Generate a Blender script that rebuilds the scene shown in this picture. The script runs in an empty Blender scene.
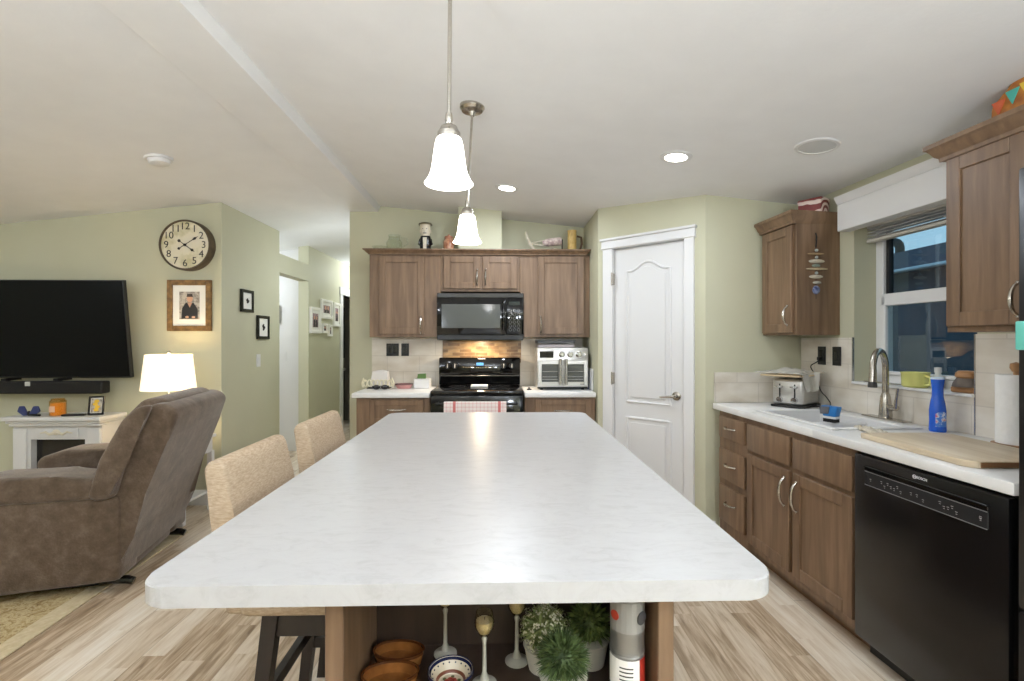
import bpy, bmesh, math, random
from mathutils import Matrix, Vector
PI = math.pi
R = math.radians
random.seed(7)
scn = bpy.context.scene
COL = scn.collection

# ------------------------------------------------------------------ camera
FPX, EYE, YAW = 492.0, 1.343, R(1.513)
cam_d = bpy.data.cameras.new('camera')
cam_d.sensor_width = 36.0
cam_d.lens = FPX / 1024 * 36.0
cam_d.clip_start = 0.03
cam = bpy.data.objects.new('camera', cam_d)
COL.objects.link(cam)
cam.location = (0, 0, EYE)
cam.rotation_euler = (PI / 2, 0, -YAW)
scn.camera = cam

# ------------------------------------------------------------------ world, exposure
w = bpy.data.worlds.new('dusk_sky'); scn.world = w
w.use_nodes = True
bgn = w.node_tree.nodes['Background']
bgn.inputs[0].default_value = (0.42, 0.62, 0.72, 1)
bgn.inputs[1].default_value = 1.0
scn.view_settings.view_transform = 'Standard'
scn.view_settings.look = 'None'
scn.view_settings.gamma = 1.0
scn.view_settings.use_curve_mapping = False
scn.view_settings.exposure = 0.92
scn.cycles.max_bounces = 10
scn.cycles.diffuse_bounces = 6
scn.cycles.sample_clamp_indirect = 6.0

# light powers (W), used by the lamp builders below
P_DOWN, P_PEND, P_TABLE, P_FILL_GLOBE, P_FILL_HALL, P_FILL_TORCH = 2.0, 0.6, 4.0, 34.0, 24.0, 105.0

# ------------------------------------------------------------------ helpers
def ray(u, v):
    c, s = math.cos(YAW), math.sin(YAW)
    a, b = (u - 512) / FPX, (340.5 - v) / FPX
    return Vector((s + c * a, c - s * a, b))
def at(u, v, Y):
    d = ray(u, v)
    return Vector((0, 0, EYE)) + d * (Y / d.y)

def lin(c):
    return tuple((x / 255 / 12.92 if x / 255 <= 0.04045 else ((x / 255 + 0.055) / 1.055) ** 2.4) for x in c)

class MB:
    """collects shapes and links them as one mesh object"""
    def __init__(s):
        s.v = []; s.f = []
    def dump(s, bm, M=None):
        bmesh.ops.recalc_face_normals(bm, faces=bm.faces)
        o = len(s.v)
        bm.verts.index_update()
        for v in bm.verts:
            s.v.append((M @ v.co) if M else v.co.copy())
        flip = M is not None and M.to_3x3().determinant() < 0
        for f in bm.faces:
            i = [v.index + o for v in f.verts]
            s.f.append(i[::-1] if flip else i)
        bm.free()
        return s
    def box(s, x0, x1, y0, y1, z0, z1, b=0.0, seg=1, M=None):
        bm = bmesh.new()
        bmesh.ops.create_cube(bm, size=1)
        for v in bm.verts:
            v.co = Vector(((x0 + x1) / 2 + v.co.x * (x1 - x0), (y0 + y1) / 2 + v.co.y * (y1 - y0), (z0 + z1) / 2 + v.co.z * (z1 - z0)))
        if b > 0:
            bmesh.ops.bevel(bm, geom=bm.edges[:], offset=b, segments=seg, affect='EDGES', profile=0.5)
        return s.dump(bm, M)
    def prism(s, poly, h0, h1, b=0.0, seg=1, M=None):
        bm = bmesh.new()
        lo = [bm.verts.new((p[0], p[1], h0)) for p in poly]
        hi = [bm.verts.new((p[0], p[1], h1)) for p in poly]
        n = len(poly)
        bm.faces.new(lo[::-1]); bm.faces.new(hi)
        for i in range(n):
            bm.faces.new((lo[i], lo[(i + 1) % n], hi[(i + 1) % n], hi[i]))
        if b > 0:
            es = [e for e in bm.edges]
            bmesh.ops.bevel(bm, geom=es, offset=b, segments=seg, affect='EDGES', profile=0.5, clamp_overlap=True)
        return s.dump(bm, M)
    def lathe(s, prof, c=(0, 0, 0), n=28, M=None, sx=1.0, sy=1.0):
        bm = bmesh.new()
        rows = []
        for r, z in prof:
            if r < 1e-6:
                rows.append([bm.verts.new((c[0], c[1], c[2] + z))])
            else:
                rows.append([bm.verts.new((c[0] + sx * r * math.cos(2 * PI * i / n), c[1] + sy * r * math.sin(2 * PI * i / n), c[2] + z)) for i in range(n)])
        for a, b in zip(rows, rows[1:]):
            for i in range(n):
                j = (i + 1) % n
                if len(a) == 1 and len(b) == 1: continue
                if len(a) == 1: bm.faces.new((a[0], b[i], b[j]))
                elif len(b) == 1: bm.faces.new((a[i], b[0], a[j]))
                else: bm.faces.new((a[i], b[i], b[j], a[j]))
        return s.dump(bm, M)
    def tube(s, pts, r, n=8, M=None, cap=True):
        pts = [Vector(p) for p in pts]
        rr = r if isinstance(r, (list, tuple)) else [r] * len(pts)
        bm = bmesh.new()
        rows = []
        up = None
        for i, p in enumerate(pts):
            t = (pts[min(i + 1, len(pts) - 1)] - pts[max(i - 1, 0)]).normalized()
            if up is None:
                up = Vector((0, 0, 1)) if abs(t.z) < 0.9 else Vector((1, 0, 0))
            a = t.cross(up)
            if a.length < 1e-5: a = t.orthogonal()
            a.normalize(); bb = a.cross(t).normalized(); up = bb
            rows.append([bm.verts.new(p + (a * math.cos(2 * PI * k / n) + bb * math.sin(2 * PI * k / n)) * rr[i]) for k in range(n)])
        for a, b in zip(rows, rows[1:]):
            for k in range(n):
                bm.faces.new((a[k], a[(k + 1) % n], b[(k + 1) % n], b[k]))
        if cap:
            bm.faces.new(rows[0][::-1]); bm.faces.new(rows[-1])
        return s.dump(bm, M)
    def ball(s, c, r, n=16, M=None):
        r = r if isinstance(r, (list, tuple)) else (r, r, r)
        bm = bmesh.new()
        bmesh.ops.create_uvsphere(bm, u_segments=n, v_segments=max(6, n * 2 // 3), radius=1)
        for v in bm.verts:
            v.co = Vector((c[0] + v.co.x * r[0], c[1] + v.co.y * r[1], c[2] + v.co.z * r[2]))
        return s.dump(bm, M)
    def quad(s, pts):
        o = len(s.v)
        s.v += [Vector(p) for p in pts]; s.f.append(list(range(o, o + len(pts))))
        return s
    def text(s, string, size, M, ext=0.0006, align='CENTER', off=0.0):
        cu = bpy.data.curves.new('t', 'FONT'); cu.body = string; cu.size = size; cu.extrude = ext; cu.offset = off
        cu.align_x = align; cu.align_y = 'CENTER'; cu.resolution_u = 3
        o = bpy.data.objects.new('t', cu); COL.objects.link(o)
        dg = bpy.context.evaluated_depsgraph_get(); dg.update()
        me = bpy.data.meshes.new_from_object(o.evaluated_get(dg))
        k = len(s.v)
        s.v += [M @ v.co for v in me.vertices]
        s.f += [[i + k for i in p.vertices] for p in me.polygons]
        bpy.data.objects.remove(o); bpy.data.meshes.remove(me); bpy.data.curves.remove(cu)
        return s
    def build(s, name, m, parent=None, ang=35, loc=None, rz=0.0):
        me = bpy.data.meshes.new(name)
        me.from_pydata([tuple(v) for v in s.v], [], s.f)
        me.materials.append(m)
        for p in me.polygons: p.use_smooth = True
        me.set_sharp_from_angle(angle=R(ang))
        me.update()
        o = bpy.data.objects.new(name, me)
        COL.objects.link(o)
        if parent: o.parent = parent
        if loc is not None: o.location = loc
        o.rotation_euler.z = rz
        return o

def tag(o, label=None, cat=None, group=None, kind=None):
    if label: o['label'] = label
    if cat: o['category'] = cat
    if group: o['group'] = group
    if kind: o['kind'] = kind
    return o
def thing(name, label, cat, loc=(0, 0, 0), rz=0.0, group=None, kind=None):
    o = bpy.data.objects.new(name, None); COL.objects.link(o)
    o.empty_display_size = 0.1
    o.location = loc; o.rotation_euler = (0, 0, rz)
    return tag(o, label, cat, group, kind)
def copy_tree(o, parent=None):
    c = o.copy(); COL.objects.link(c)
    if parent: c.parent = parent
    for ch in list(o.children): copy_tree(ch, c)
    return c
FRONT = Matrix.Rotation(PI / 2, 4, 'X')          # XY drawing -> standing in XZ, seen from -Y
def front(x=0, y=0, z=0):
    return Matrix.Translation((x, y, z)) @ FRONT

# ------------------------------------------------------------------ materials
def M(name, c, rough=0.5, metal=0.0, spec=0.5, emit=None, estr=0.0, coat=0.0):
    m = bpy.data.materials.new(name); m.use_nodes = True
    b = m.node_tree.nodes['Principled BSDF']
    b.inputs['Base Color'].default_value = (*lin(c), 1)
    b.inputs['Roughness'].default_value = rough
    b.inputs['Metallic'].default_value = metal
    b.inputs['Specular IOR Level'].default_value = spec
    b.inputs['Coat Weight'].default_value = coat
    if emit:
        b.inputs['Emission Color'].default_value = (*lin(emit), 1)
        b.inputs['Emission Strength'].default_value = estr
    return m
def nodes(m):
    nt = m.node_tree
    return nt, nt.nodes['Principled BSDF'], nt.links.new
def coords(nt, L, scale, kind='Object', rot=(0, 0, 0)):
    tc = nt.nodes.new('ShaderNodeTexCoord'); mp = nt.nodes.new('ShaderNodeMapping')
    mp.inputs['Scale'].default_value = scale; mp.inputs['Rotation'].default_value = rot
    L(tc.outputs[kind], mp.inputs[0])
    return mp.outputs[0]
def ramp(nt, stops):
    r = nt.nodes.new('ShaderNodeValToRGB')
    e = r.color_ramp.elements
    while len(e) < len(stops): e.new(0.5)
    for k, (p, c) in zip(e, stops):
        k.position = p; k.color = (*lin(c), 1)
    return r
def NM(name, stops, scale=(1, 1, 1), nscale=8.0, detail=4, rough=0.5, bump=0.0, bscale=None, metal=0.0, distort=0.0, spec=0.5, nrough=0.55):
    """a material whose colour wanders over noise"""
    m = M(name, stops[0][1], rough, metal, spec)
    nt, b, L = nodes(m)
    n = nt.nodes.new('ShaderNodeTexNoise')
    n.inputs['Scale'].default_value = nscale; n.inputs['Detail'].default_value = detail
    n.inputs['Distortion'].default_value = distort; n.inputs['Roughness'].default_value = nrough
    L(coords(nt, L, scale), n.inputs['Vector'])
    r = ramp(nt, stops); L(n.outputs['Fac'], r.inputs[0]); L(r.outputs[0], b.inputs['Base Color'])
    if bump:
        n2 = nt.nodes.new('ShaderNodeTexNoise'); n2.inputs['Scale'].default_value = bscale or nscale; n2.inputs['Detail'].default_value = 3
        L(coords(nt, L, (1, 1, 1)), n2.inputs['Vector'])
        bp = nt.nodes.new('ShaderNodeBump'); bp.inputs['Strength'].default_value = bump; bp.inputs['Distance'].default_value = 0.004
        L(n2.outputs['Fac'], bp.inputs['Height']); L(bp.outputs[0], b.inputs['Normal'])
    return m
def brick_mat(name, c1, c2, mortar, bw, bh, ms, offset=0.5, rough=0.35, rot=(0, 0, 0), vary=None, bump=0.3):
    m = M(name, c1, rough)
    nt, b, L = nodes(m)
    t = nt.nodes.new('ShaderNodeTexBrick')
    t.inputs['Scale'].default_value = 1.0
    t.inputs['Brick Width'].default_value = bw; t.inputs['Row Height'].default_value = bh; t.inputs['Mortar Size'].default_value = ms
    t.inputs['Color1'].default_value = (*lin(c1), 1); t.inputs['Color2'].default_value = (*lin(c2), 1); t.inputs['Mortar'].default_value = (*lin(mortar), 1)
    t.offset = offset
    L(coords(nt, L, (1, 1, 1), rot=rot), t.inputs['Vector'])
    out = t.outputs['Color']
    if vary:
        n = nt.nodes.new('ShaderNodeTexNoise'); n.inputs['Scale'].default_value = vary[0]; n.inputs['Detail'].default_value = 6
        L(coords(nt, L, (1, 1, 2.2)), n.inputs['Vector'])
        r = ramp(nt, [(0.3, vary[1]), (0.7, vary[2])]); L(n.outputs['Fac'], r.inputs[0])
        mx = nt.nodes.new('ShaderNodeMix'); mx.data_type = 'RGBA'; mx.blend_type = 'MULTIPLY'; mx.inputs[0].default_value = 1.0
        L(out, mx.inputs[6]); L(r.outputs[0], mx.inputs[7]); out = mx.outputs[2]
    L(out, b.inputs['Base Color'])
    return m

def floor_mat():
    m = M('plank_floor', (200, 180, 155), 0.42)
    nt, b, L = nodes(m); N = nt.nodes.new
    tc = N('ShaderNodeTexCoord'); sp = N('ShaderNodeSeparateXYZ'); L(tc.outputs['Object'], sp.inputs[0])
    def math_(op, a, bb=None):
        k = N('ShaderNodeMath'); k.operation = op
        for i, x in enumerate((a, bb)):
            if x is None: continue
            if isinstance(x, (int, float)): k.inputs[i].default_value = x
            else: L(x, k.inputs[i])
        return k.outputs[0]
    def strip(width, length, seed):
        xs = math_('DIVIDE', sp.outputs[0], width); row = math_('FLOOR', xs)
        wn = N('ShaderNodeTexWhiteNoise'); wn.noise_dimensions = '1D'; L(math_('ADD', row, seed), wn.inputs['W'])
        ys = math_('ADD', math_('DIVIDE', sp.outputs[1], length), math_('MULTIPLY', wn.outputs['Value'], 7.3))
        cell = math_('FLOOR', ys)
        cb = N('ShaderNodeCombineXYZ'); L(row, cb.inputs[0]); L(cell, cb.inputs[1]); cb.inputs[2].default_value = seed
        w2 = N('ShaderNodeTexWhiteNoise'); w2.noise_dimensions = '3D'; L(cb.outputs[0], w2.inputs['Vector'])
        return xs, ys, w2
    xs, ys, wn = strip(0.19, 1.4, 3.1)
    xs2, ys2, wn2 = strip(0.095, 0.62, 9.7)
    # grain, shifted on every plank
    mp = N('ShaderNodeMapping'); mp.inputs['Scale'].default_value = (15, 1.3, 1); L(tc.outputs['Object'], mp.inputs[0])
    va = N('ShaderNodeVectorMath'); va.operation = 'MULTIPLY_ADD'; L(wn2.outputs['Color'], va.inputs[0]); va.inputs[1].default_value = (9, 9, 9); L(mp.outputs[0], va.inputs[2])
    g = N('ShaderNodeTexNoise'); g.inputs['Scale'].default_value = 2.6; g.inputs['Detail'].default_value = 9; g.inputs['Roughness'].default_value = 0.62; g.inputs['Distortion'].default_value = 0.6
    L(va.outputs[0], g.inputs['Vector'])
    tone = math_('ADD', math_('MULTIPLY', wn2.outputs['Value'], 0.34), math_('ADD', math_('MULTIPLY', wn.outputs['Value'], 0.22), math_('SUBTRACT', math_('MULTIPLY', g.outputs['Fac'], 1.05), 0.22)))
    r = ramp(nt, [(0.20, (120, 97, 72)), (0.37, (165, 142, 115)), (0.55, (201, 182, 157)), (0.75, (218, 204, 184)), (0.95, (228, 218, 203))])
    L(tone, r.inputs[0])
    fx = math_('FRACT', xs); ed = math_('LESS_THAN', fx, 0.016); fy = math_('FRACT', ys); ey = math_('LESS_THAN', fy, 0.0025)
    gro = math_('MAXIMUM', ed, ey)
    mx = N('ShaderNodeMix'); mx.data_type = 'RGBA'; L(math_('MULTIPLY', gro, 0.5), mx.inputs[0]); L(r.outputs[0], mx.inputs[6]); mx.inputs[7].default_value = (*lin((110, 88, 66)), 1)
    L(mx.outputs[2], b.inputs['Base Color'])
    bp = N('ShaderNodeBump'); bp.inputs['Strength'].default_value = 0.12; bp.inputs['Distance'].default_value = 0.003
    L(g.outputs['Fac'], bp.inputs['Height']); L(bp.outputs[0], b.inputs['Normal'])
    return m

def wood(name, dark, mid, light, scale=(14, 14, 1.2), rough=0.42, nscale=1.6):
    return NM(name, [(0.28, dark), (0.52, mid), (0.75, light)], scale, nscale, 7, rough, distort=0.4)

def glass_mat(name, tint=(235, 240, 240), rough=0.0):
    m = bpy.data.materials.new(name); m.use_nodes = True
    nt = m.node_tree; nt.nodes.clear()
    o = nt.nodes.new('ShaderNodeOutputMaterial'); mix = nt.nodes.new('ShaderNodeMixShader')
    t = nt.nodes.new('ShaderNodeBsdfTransparent'); g = nt.nodes.new('ShaderNodeBsdfGlossy'); f = nt.nodes.new('ShaderNodeLayerWeight')
    f.inputs['Blend'].default_value = 0.25
    k = nt.nodes.new('ShaderNodeMath'); k.operation = 'MULTIPLY_ADD'; k.inputs[1].default_value = 0.35; k.inputs[2].default_value = 0.03
    nt.links.new(f.outputs['Facing'], k.inputs[0])
    t.inputs[0].default_value = (*lin(tint), 1); g.inputs['Roughness'].default_value = rough
    nt.links.new(k.outputs[0], mix.inputs[0]); nt.links.new(t.outputs[0], mix.inputs[1]); nt.links.new(g.outputs[0], mix.inputs[2]); nt.links.new(mix.outputs[0], o.inputs[0])
    return m

wall_m = NM('sage_paint', [(0.3, (194, 192, 166)), (0.7, (197, 195, 170))], nscale=3, rough=0.62, spec=0.25)
ceil_m = NM('ceiling_paint', [(0.3, (234, 234, 234)), (0.7, (238, 238, 238))], nscale=5, rough=0.85, spec=0.1, bump=0.12, bscale=60)
white_m = M('white_paint', (218, 217, 216), 0.38)
trim_m = M('trim_white', (222, 221, 220), 0.4)
floor_m = floor_mat()
cab_m = wood('stained_maple', (103, 79, 58), (126, 100, 76), (146, 118, 93))
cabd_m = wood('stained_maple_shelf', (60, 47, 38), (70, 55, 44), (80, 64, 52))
kick_m = wood('toe_kick_brown', (112, 80, 54), (128, 93, 64), (142, 106, 76), (1.2, 14, 14))
top_m = NM('marbled_laminate', [(0.34, (174, 173, 172)), (0.5, (184, 183, 183)), (0.72, (188, 188, 187))], (3, 7, 3), 4.5, 10, 0.32, distort=1.0, nrough=0.74)
quartz_m = NM('white_laminate', [(0.35, (226, 225, 222)), (0.65, (233, 232, 230))], nscale=9, rough=0.3)
rotx = (PI / 2, 0, 0)
tile_m = brick_mat('cream_tile', (230, 225, 216), (224, 218, 207), (212, 206, 196), 0.30, 0.15, 0.003, 0.5, 0.32, rotx, (4, (226, 220, 210), (255, 255, 255)))
mosaic_m = brick_mat('stone_mosaic', (196, 166, 124), (132, 104, 76), (172, 152, 122), 0.11, 0.030, 0.0025, 0.37, 0.3, rotx, (9, (170, 160, 150), (255, 250, 240)))
black_m = M('black_gloss', (10, 10, 11), 0.07, spec=0.6)
blackp_m = M('black_plastic', (16, 16, 17), 0.32)
blackd_m = M('black_appliance', (13, 13, 14), 0.24)
blackmat_m = M('black_matte', (22, 21, 21), 0.6)
dglass_m = M('glass_reflection_grey', (74, 77, 78), 0.08, spec=0.9)  # base grey lifted to stand in for a reflection on the glass
screen_m = M('tv_screen', (5, 7, 11), 0.22, spec=0.16)
nickel_m = NM('brushed_nickel', [(0.3, (176, 170, 160)), (0.7, (198, 192, 182))], (1, 1, 14), 20, 3, 0.27, metal=1.0)
chrome_m = M('chrome', (205, 205, 205), 0.13, 1.0)
steel_m = NM('brushed_steel', [(0.3, (196, 194, 190)), (0.7, (210, 208, 204))], (1, 1, 30), 10, 3, 0.3, metal=0.75)
knob_m = M('satin_steel', (190, 188, 184), 0.25, 0.9)
linen_m = NM('linen', [(0.3, (166, 145, 121)), (0.5, (183, 163, 139)), (0.7, (197, 178, 155))], (20, 20, 90), 3.2, 6, 0.85, bump=0.35, bscale=260, spec=0.15)
espresso_m = wood('espresso_wood', (28, 21, 18), (36, 27, 23), (44, 34, 29), rough=0.4)
recl_m = NM('brown_chenille', [(0.3, (74, 61, 48)), (0.5, (95, 80, 66)), (0.72, (118, 102, 88))], (1, 1, 1), 13, 8, 0.9, bump=0.55, bscale=110, spec=0.15, nrough=0.7)
_b = recl_m.node_tree.nodes['Principled BSDF']; _b.inputs['Sheen Weight'].default_value = 0.5; _b.inputs['Sheen Roughness'].default_value = 0.5; _b.inputs['Sheen Tint'].default_value = (0.75, 0.7, 0.66, 1)
seam_m = M('dark_seam', (48, 38, 32), 0.9)
rug_m = NM('rug_pile', [(0.34, (128, 104, 66)), (0.46, (168, 146, 104)), (0.54, (196, 178, 138)), (0.66, (140, 114, 74))], (1, 1, 1), 17, 8, 0.95, bump=0.8, bscale=120, distort=1.4, spec=0.05, nrough=0.7)
rugb_m = NM('rug_border', [(0.3, (186, 168, 132)), (0.7, (206, 190, 156))], nscale=40, rough=0.95, bump=0.5, bscale=120)
paper_m = M('mount_white', (236, 234, 228), 0.7)
grey_m = M('mid_grey', (120, 122, 124), 0.55)
gold_m = NM('antique_gold', [(0.3, (92, 66, 34)), (0.6, (140, 104, 56)), (0.8, (166, 128, 74))], nscale=24, rough=0.4, metal=0.35)
clockrim_m = NM('aged_bronze', [(0.3, (72, 60, 46)), (0.7, (108, 92, 72))], nscale=14, rough=0.45, metal=0.3)
dial_m = NM('aged_dial', [(0.35, (196, 186, 146)), (0.5, (226, 216, 190)), (0.7, (222, 214, 196))], nscale=7, rough=0.6)
ink_m = M('dark_ink', (40, 32, 26), 0.6)
skin_m = M('print_skin', (206, 160, 132), 0.6)
navyp_m = M('print_dark', (44, 40, 40), 0.6)
pgrey_m = NM('print_backdrop', [(0.35, (120, 112, 104)), (0.6, (196, 188, 176))], nscale=40, rough=0.6)
mauve_m = NM('print_mauve', [(0.35, (98, 74, 84)), (0.6, (178, 150, 152))], nscale=50, rough=0.6)
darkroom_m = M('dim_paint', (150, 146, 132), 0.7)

def lamp_glass(name, c, strength, sss=0.6):
    m = M(name, c, 0.35, emit=c, estr=strength)
    return m
shade_m = lamp_glass('frosted_glass_lit', (255, 249, 238), 3.4)
diff_m = lamp_glass('downlight_lens', (255, 250, 240), 7.0)
cloth_m = lamp_glass('linen_shade_lit', (255, 240, 214), 0.5)

# ------------------------------------------------------------------ lights inside fixtures
def point(name, loc, power, r=0.05, c=(0.83, 0.905, 1.0), parent=None):
    l = bpy.data.lights.new(name, 'POINT'); l.energy = power; l.shadow_soft_size = r; l.color = c
    o = bpy.data.objects.new(name, l); COL.objects.link(o); o.location = loc
    if parent: o.parent = parent
    return o
def area(name, loc, power, size, c=(0.83, 0.905, 1.0), parent=None, spread=PI):
    l = bpy.data.lights.new(name, 'AREA'); l.energy = power; l.shape = 'DISK'; l.size = size; l.color = c; l.spread = spread
    o = bpy.data.objects.new(name, l); COL.objects.link(o); o.location = loc
    if parent: o.parent = parent
    return o

# ------------------------------------------------------------------ THE SHELL
def zr(x): return 2.612 - 0.100 * (x + 1.14)      # kitchen side of the vault
def zl(x): return 2.566 + 0.108 * (x + 1.41)      # living side
RZ = R(-87.75)                                    # the sink wall's own frame: x towards the camera, y into the wall
O_R = Vector((2.11, 3.38, 0))
MR = Matrix.Translation(O_R) @ Matrix.Rotation(RZ, 4, 'Z')
def RL(x, y, z): return MR @ Vector((x, y, z))
def struct(name, mb, m, **k):
    o = mb.build(name, m, **k); o['kind'] = 'structure'; return o

YB, YTV, XS = 4.67, 4.085, -2.27
struct('floor', MB().box(-6.2, 3.0, -3.6, 9.2, -0.05, 0.0), floor_m)
c = MB()
for xa, xb, f in ((-1.15, 3.0, zr), (-6.2, -1.41, zl)):
    c.prism([(xa, f(xa)), (xb, f(xb)), (xb, f(xb) + 0.1), (xa, f(xa) + 0.1)], -9.2, 3.6, M=FRONT)
struct('ceiling', c, ceil_m)
b_ = MB().prism([(-1.43, 2.556), (-1.15, 2.556), (-1.15, 2.72), (-1.43, 2.72)], -9.2, 3.6, M=FRONT)
b_.prism([(-1.15, 2.556), (-1.142, 2.556), (-1.12, 2.60), (-1.12, 2.64), (-1.15, 2.64)], -YB, 3.6, M=FRONT)
struct('trim_1', b_, ceil_m)                        # the beam along the ridge
H = 2.9
struct('wall_back', MB().box(-1.405, 0.95, YB, YB + 0.12, 0, H), wall_m)
struct('wall_chase', MB().box(-0.36, 0.024, 4.385, YB, 2.145, 2.7), wall_m)
B1, B2 = Vector((0.807, 3.99, 0)), Vector((1.433, 3.38, 0))
struct('wall_corner', MB().box(0.807, 0.87, 3.99, YB, 0, H), wall_m)
dB = (B2 - B1).normalized(); nB = Vector((-dB.y, dB.x, 0))   # away from the room
aB = math.atan2(dB.y, dB.x); LB = (B2 - B1).length
pw = MB().box(0, 0.14, 0, 0.1, 0, H).box(0.73, LB, 0, 0.1, 0, H).box(0.14, 0.73, 0, 0.1, 2.07, H)
struct('wall_pantry', pw, wall_m, loc=B1, rz=aB)
struct('wall_nook', MB().box(1.433, 2.4, 3.38, 3.5, 0, H), wall_m)
WX0, WX1, WZ0, WZ1 = 0.485, 1.217, 1.085, 2.05     # window recess in the sink wall
rw = MB().box(-0.2, WX0, 0, 0.22, 0, H).box(WX1, 7.2, 0, 0.22, 0, H).box(WX0, WX1, 0, 0.22, 0, WZ0).box(WX0, WX1, 0, 0.22, WZ1, H)
struct('wall_right', rw, wall_m, loc=O_R, rz=RZ)
struct('wall_left', MB().box(-6.2, XS, YTV, YTV + 0.12, 0, H), wall_m)
struct('wall_side', MB().box(XS - 0.12, XS, YTV + 0.12, 5.15, 0, H), wall_m)
struct('wall_header', MB().box(XS - 0.12, XS, 5.15, 5.93, 2.05, 2.245), wall_m)
hw = MB().box(XS - 0.12, XS, 5.93, 7.19, 0, H).box(XS - 0.12, XS, 7.19, 8.0, 2.0, H).box(XS - 0.12, XS, 8.0, 9.2, 0, H)
struct('wall_hall', hw, wall_m)
struct('wall_hall_end', MB().box(-2.5, -1.2, 8.9, 9.0, 0, H), wall_m)
struct('wall_hall_right', MB().box(-1.405, -1.30, YB + 0.12, 8.9, 0, H), wall_m)
struct('wall_foyer', MB().box(-5.0, XS - 0.12, 6.05, 6.15, 0, 2.46), white_m)
struct('wall_foyer_left', MB().box(-5.1, -5.0, YTV + 0.12, 6.15, 0, H), white_m)
struct('wall_bath', MB().box(-4.0, -3.9, 6.2, 9.0, 0, H).box(-3.9, XS - 0.12, 8.4, 8.5, 0, H), darkroom_m)
struct('wall_rear', MB().box(-6.2, 3.0, -3.6, -3.5, 0, H), wall_m)
struct('wall_living', MB().box(-6.2, -6.1, -3.6, YTV, 0, H), wall_m)
bs = MB().box(-1.405, -1.20, YB - 0.012, YB, 0, 0.09)
struct('baseboard_back', bs, trim_m)
struct('baseboard_side', MB().box(XS, XS + 0.012, YTV, 5.15, 0, 0.09).box(XS, XS + 0.012, 5.93, 7.1, 0, 0.09), trim_m)
struct('baseboard_left', MB().box(-6.1, XS, YTV - 0.012, YTV, 0, 0.09), trim_m)
struct('baseboard_nook', MB().box(1.433, 1.50, 3.368, 3.38, 0, 0.09), trim_m)
struct('baseboard_pantry', MB().box(0, 0.055, -0.012, 0, 0, 0.09).box(0.80, LB, -0.012, 0, 0, 0.09), trim_m, loc=B1, rz=aB)

# pantry door
d1 = thing('door_1', 'white two panel pantry door with an arched upper panel', 'door', B1, aB, kind='structure')
fr = MB().box(0.055, 0.143, -0.022, 0.1, 0, 2.085, 0.004).box(0.727, 0.80, -0.022, 0.1, 0, 2.085, 0.004)
fr.box(0.045, 0.81, -0.026, 0.1, 2.068, 2.135, 0.003).box(0.036, 0.818, -0.04, 0.0, 2.135, 2.155, 0.004).box(0.04, 0.815, -0.032, 0.0, 2.072, 2.082, 0.003)
fr.build('door_frame', trim_m, d1)
slab = MB().box(0.145, 0.725, 0.012, 0.05, 0.012, 2.064, 0.003)
ds = slab.build('door_slab', white_m, d1)
def arch_outline(x0, x1, z0, z1, rise, n=16):
    pts = [(x0, z0), (x1, z0)]
    for i in range(n + 1):
        t = i / n
        x = x1 + (x0 - x1) * t
        s_ = 0.5 - 0.5 * math.cos(2 * PI * min(max((t - 0.08) / 0.84, 0), 1))
        pts.append((x, z1 - rise + rise * s_))
    return pts
for z0, z1, rise in ((0.87, 1.945, 0.065), (0.14, 0.745, 0.0)):
    for k, (ins, dep) in enumerate(((0.0, 0.010), (0.035, 0.013))):
        ol = arch_outline(0.255 + ins, 0.612 - ins, z0 + ins, z1 - ins, rise if rise else 0.0001)
        if k == 0:
            loop = [(p[0], 0.012, p[1]) for p in ol]; loop.append(loop[0])
            MB().tube(loop, 0.011, 8, cap=False).build('moulding', white_m, ds)
        else:
            MB().prism(ol, -0.012, -0.004, 0.0035, 1, M=FRONT).build('raised_panel', white_m, ds)
for z in (1.83, 1.045, 0.25):
    MB().box(0.138, 0.15, -0.026, 0.012, z - 0.045, z + 0.045, 0.002).tube([(0.144, -0.026, z - 0.05), (0.144, -0.026, z + 0.05)], 0.006).build('hinge', nickel_m, d1)
hd = MB().lathe([(0, 0), (0.032, 0), (0.032, 0.008), (0.014, 0.014), (0.011, 0.05), (0, 0.05)], M=front(0.662, 0.012, 0.94))
hd.tube([(0.662, -0.035, 0.94), (0.62, -0.042, 0.936), (0.555, -0.04, 0.928)], [0.010, 0.009, 0.006], 10)
hd.build('door_handle', nickel_m, d1)['label'] = 'nickel lever handle'

# hall doorway
d2 = thing('door_2', 'open doorway with white casing at the end of the hall', 'door', (XS, 7.19, 0), PI / 2, kind='structure')
MB().box(-0.12, -0.0, -0.016, 0.13, 0, 2.0, 0.003).box(0.81, 0.92, -0.016, 0.13, 0, 2.0, 0.003).box(-0.14, 0.94, -0.02, 0.13, 2.0, 2.11, 0.003).build('door_frame', trim_m, d2)
v_ = thing('bathroom_vanity', 'dark vanity with a pale top seen through the hall doorway', 'vanity', (-3.1, 8.1, 0))
MB().box(-0.7, 0.5, -0.2, 0.27, 0, 0.84, 0.004).build('cabinet_body', espresso_m, v_)
MB().box(-0.72, 0.52, -0.23, 0.28, 0.84, 0.88, 0.006).build('vanity_top', quartz_m, v_)
MB().box(-0.3, 0.5, 0.255, 0.275, 1.05, 1.9, 0.006).build('mirror', dglass_m, v_)

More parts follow.
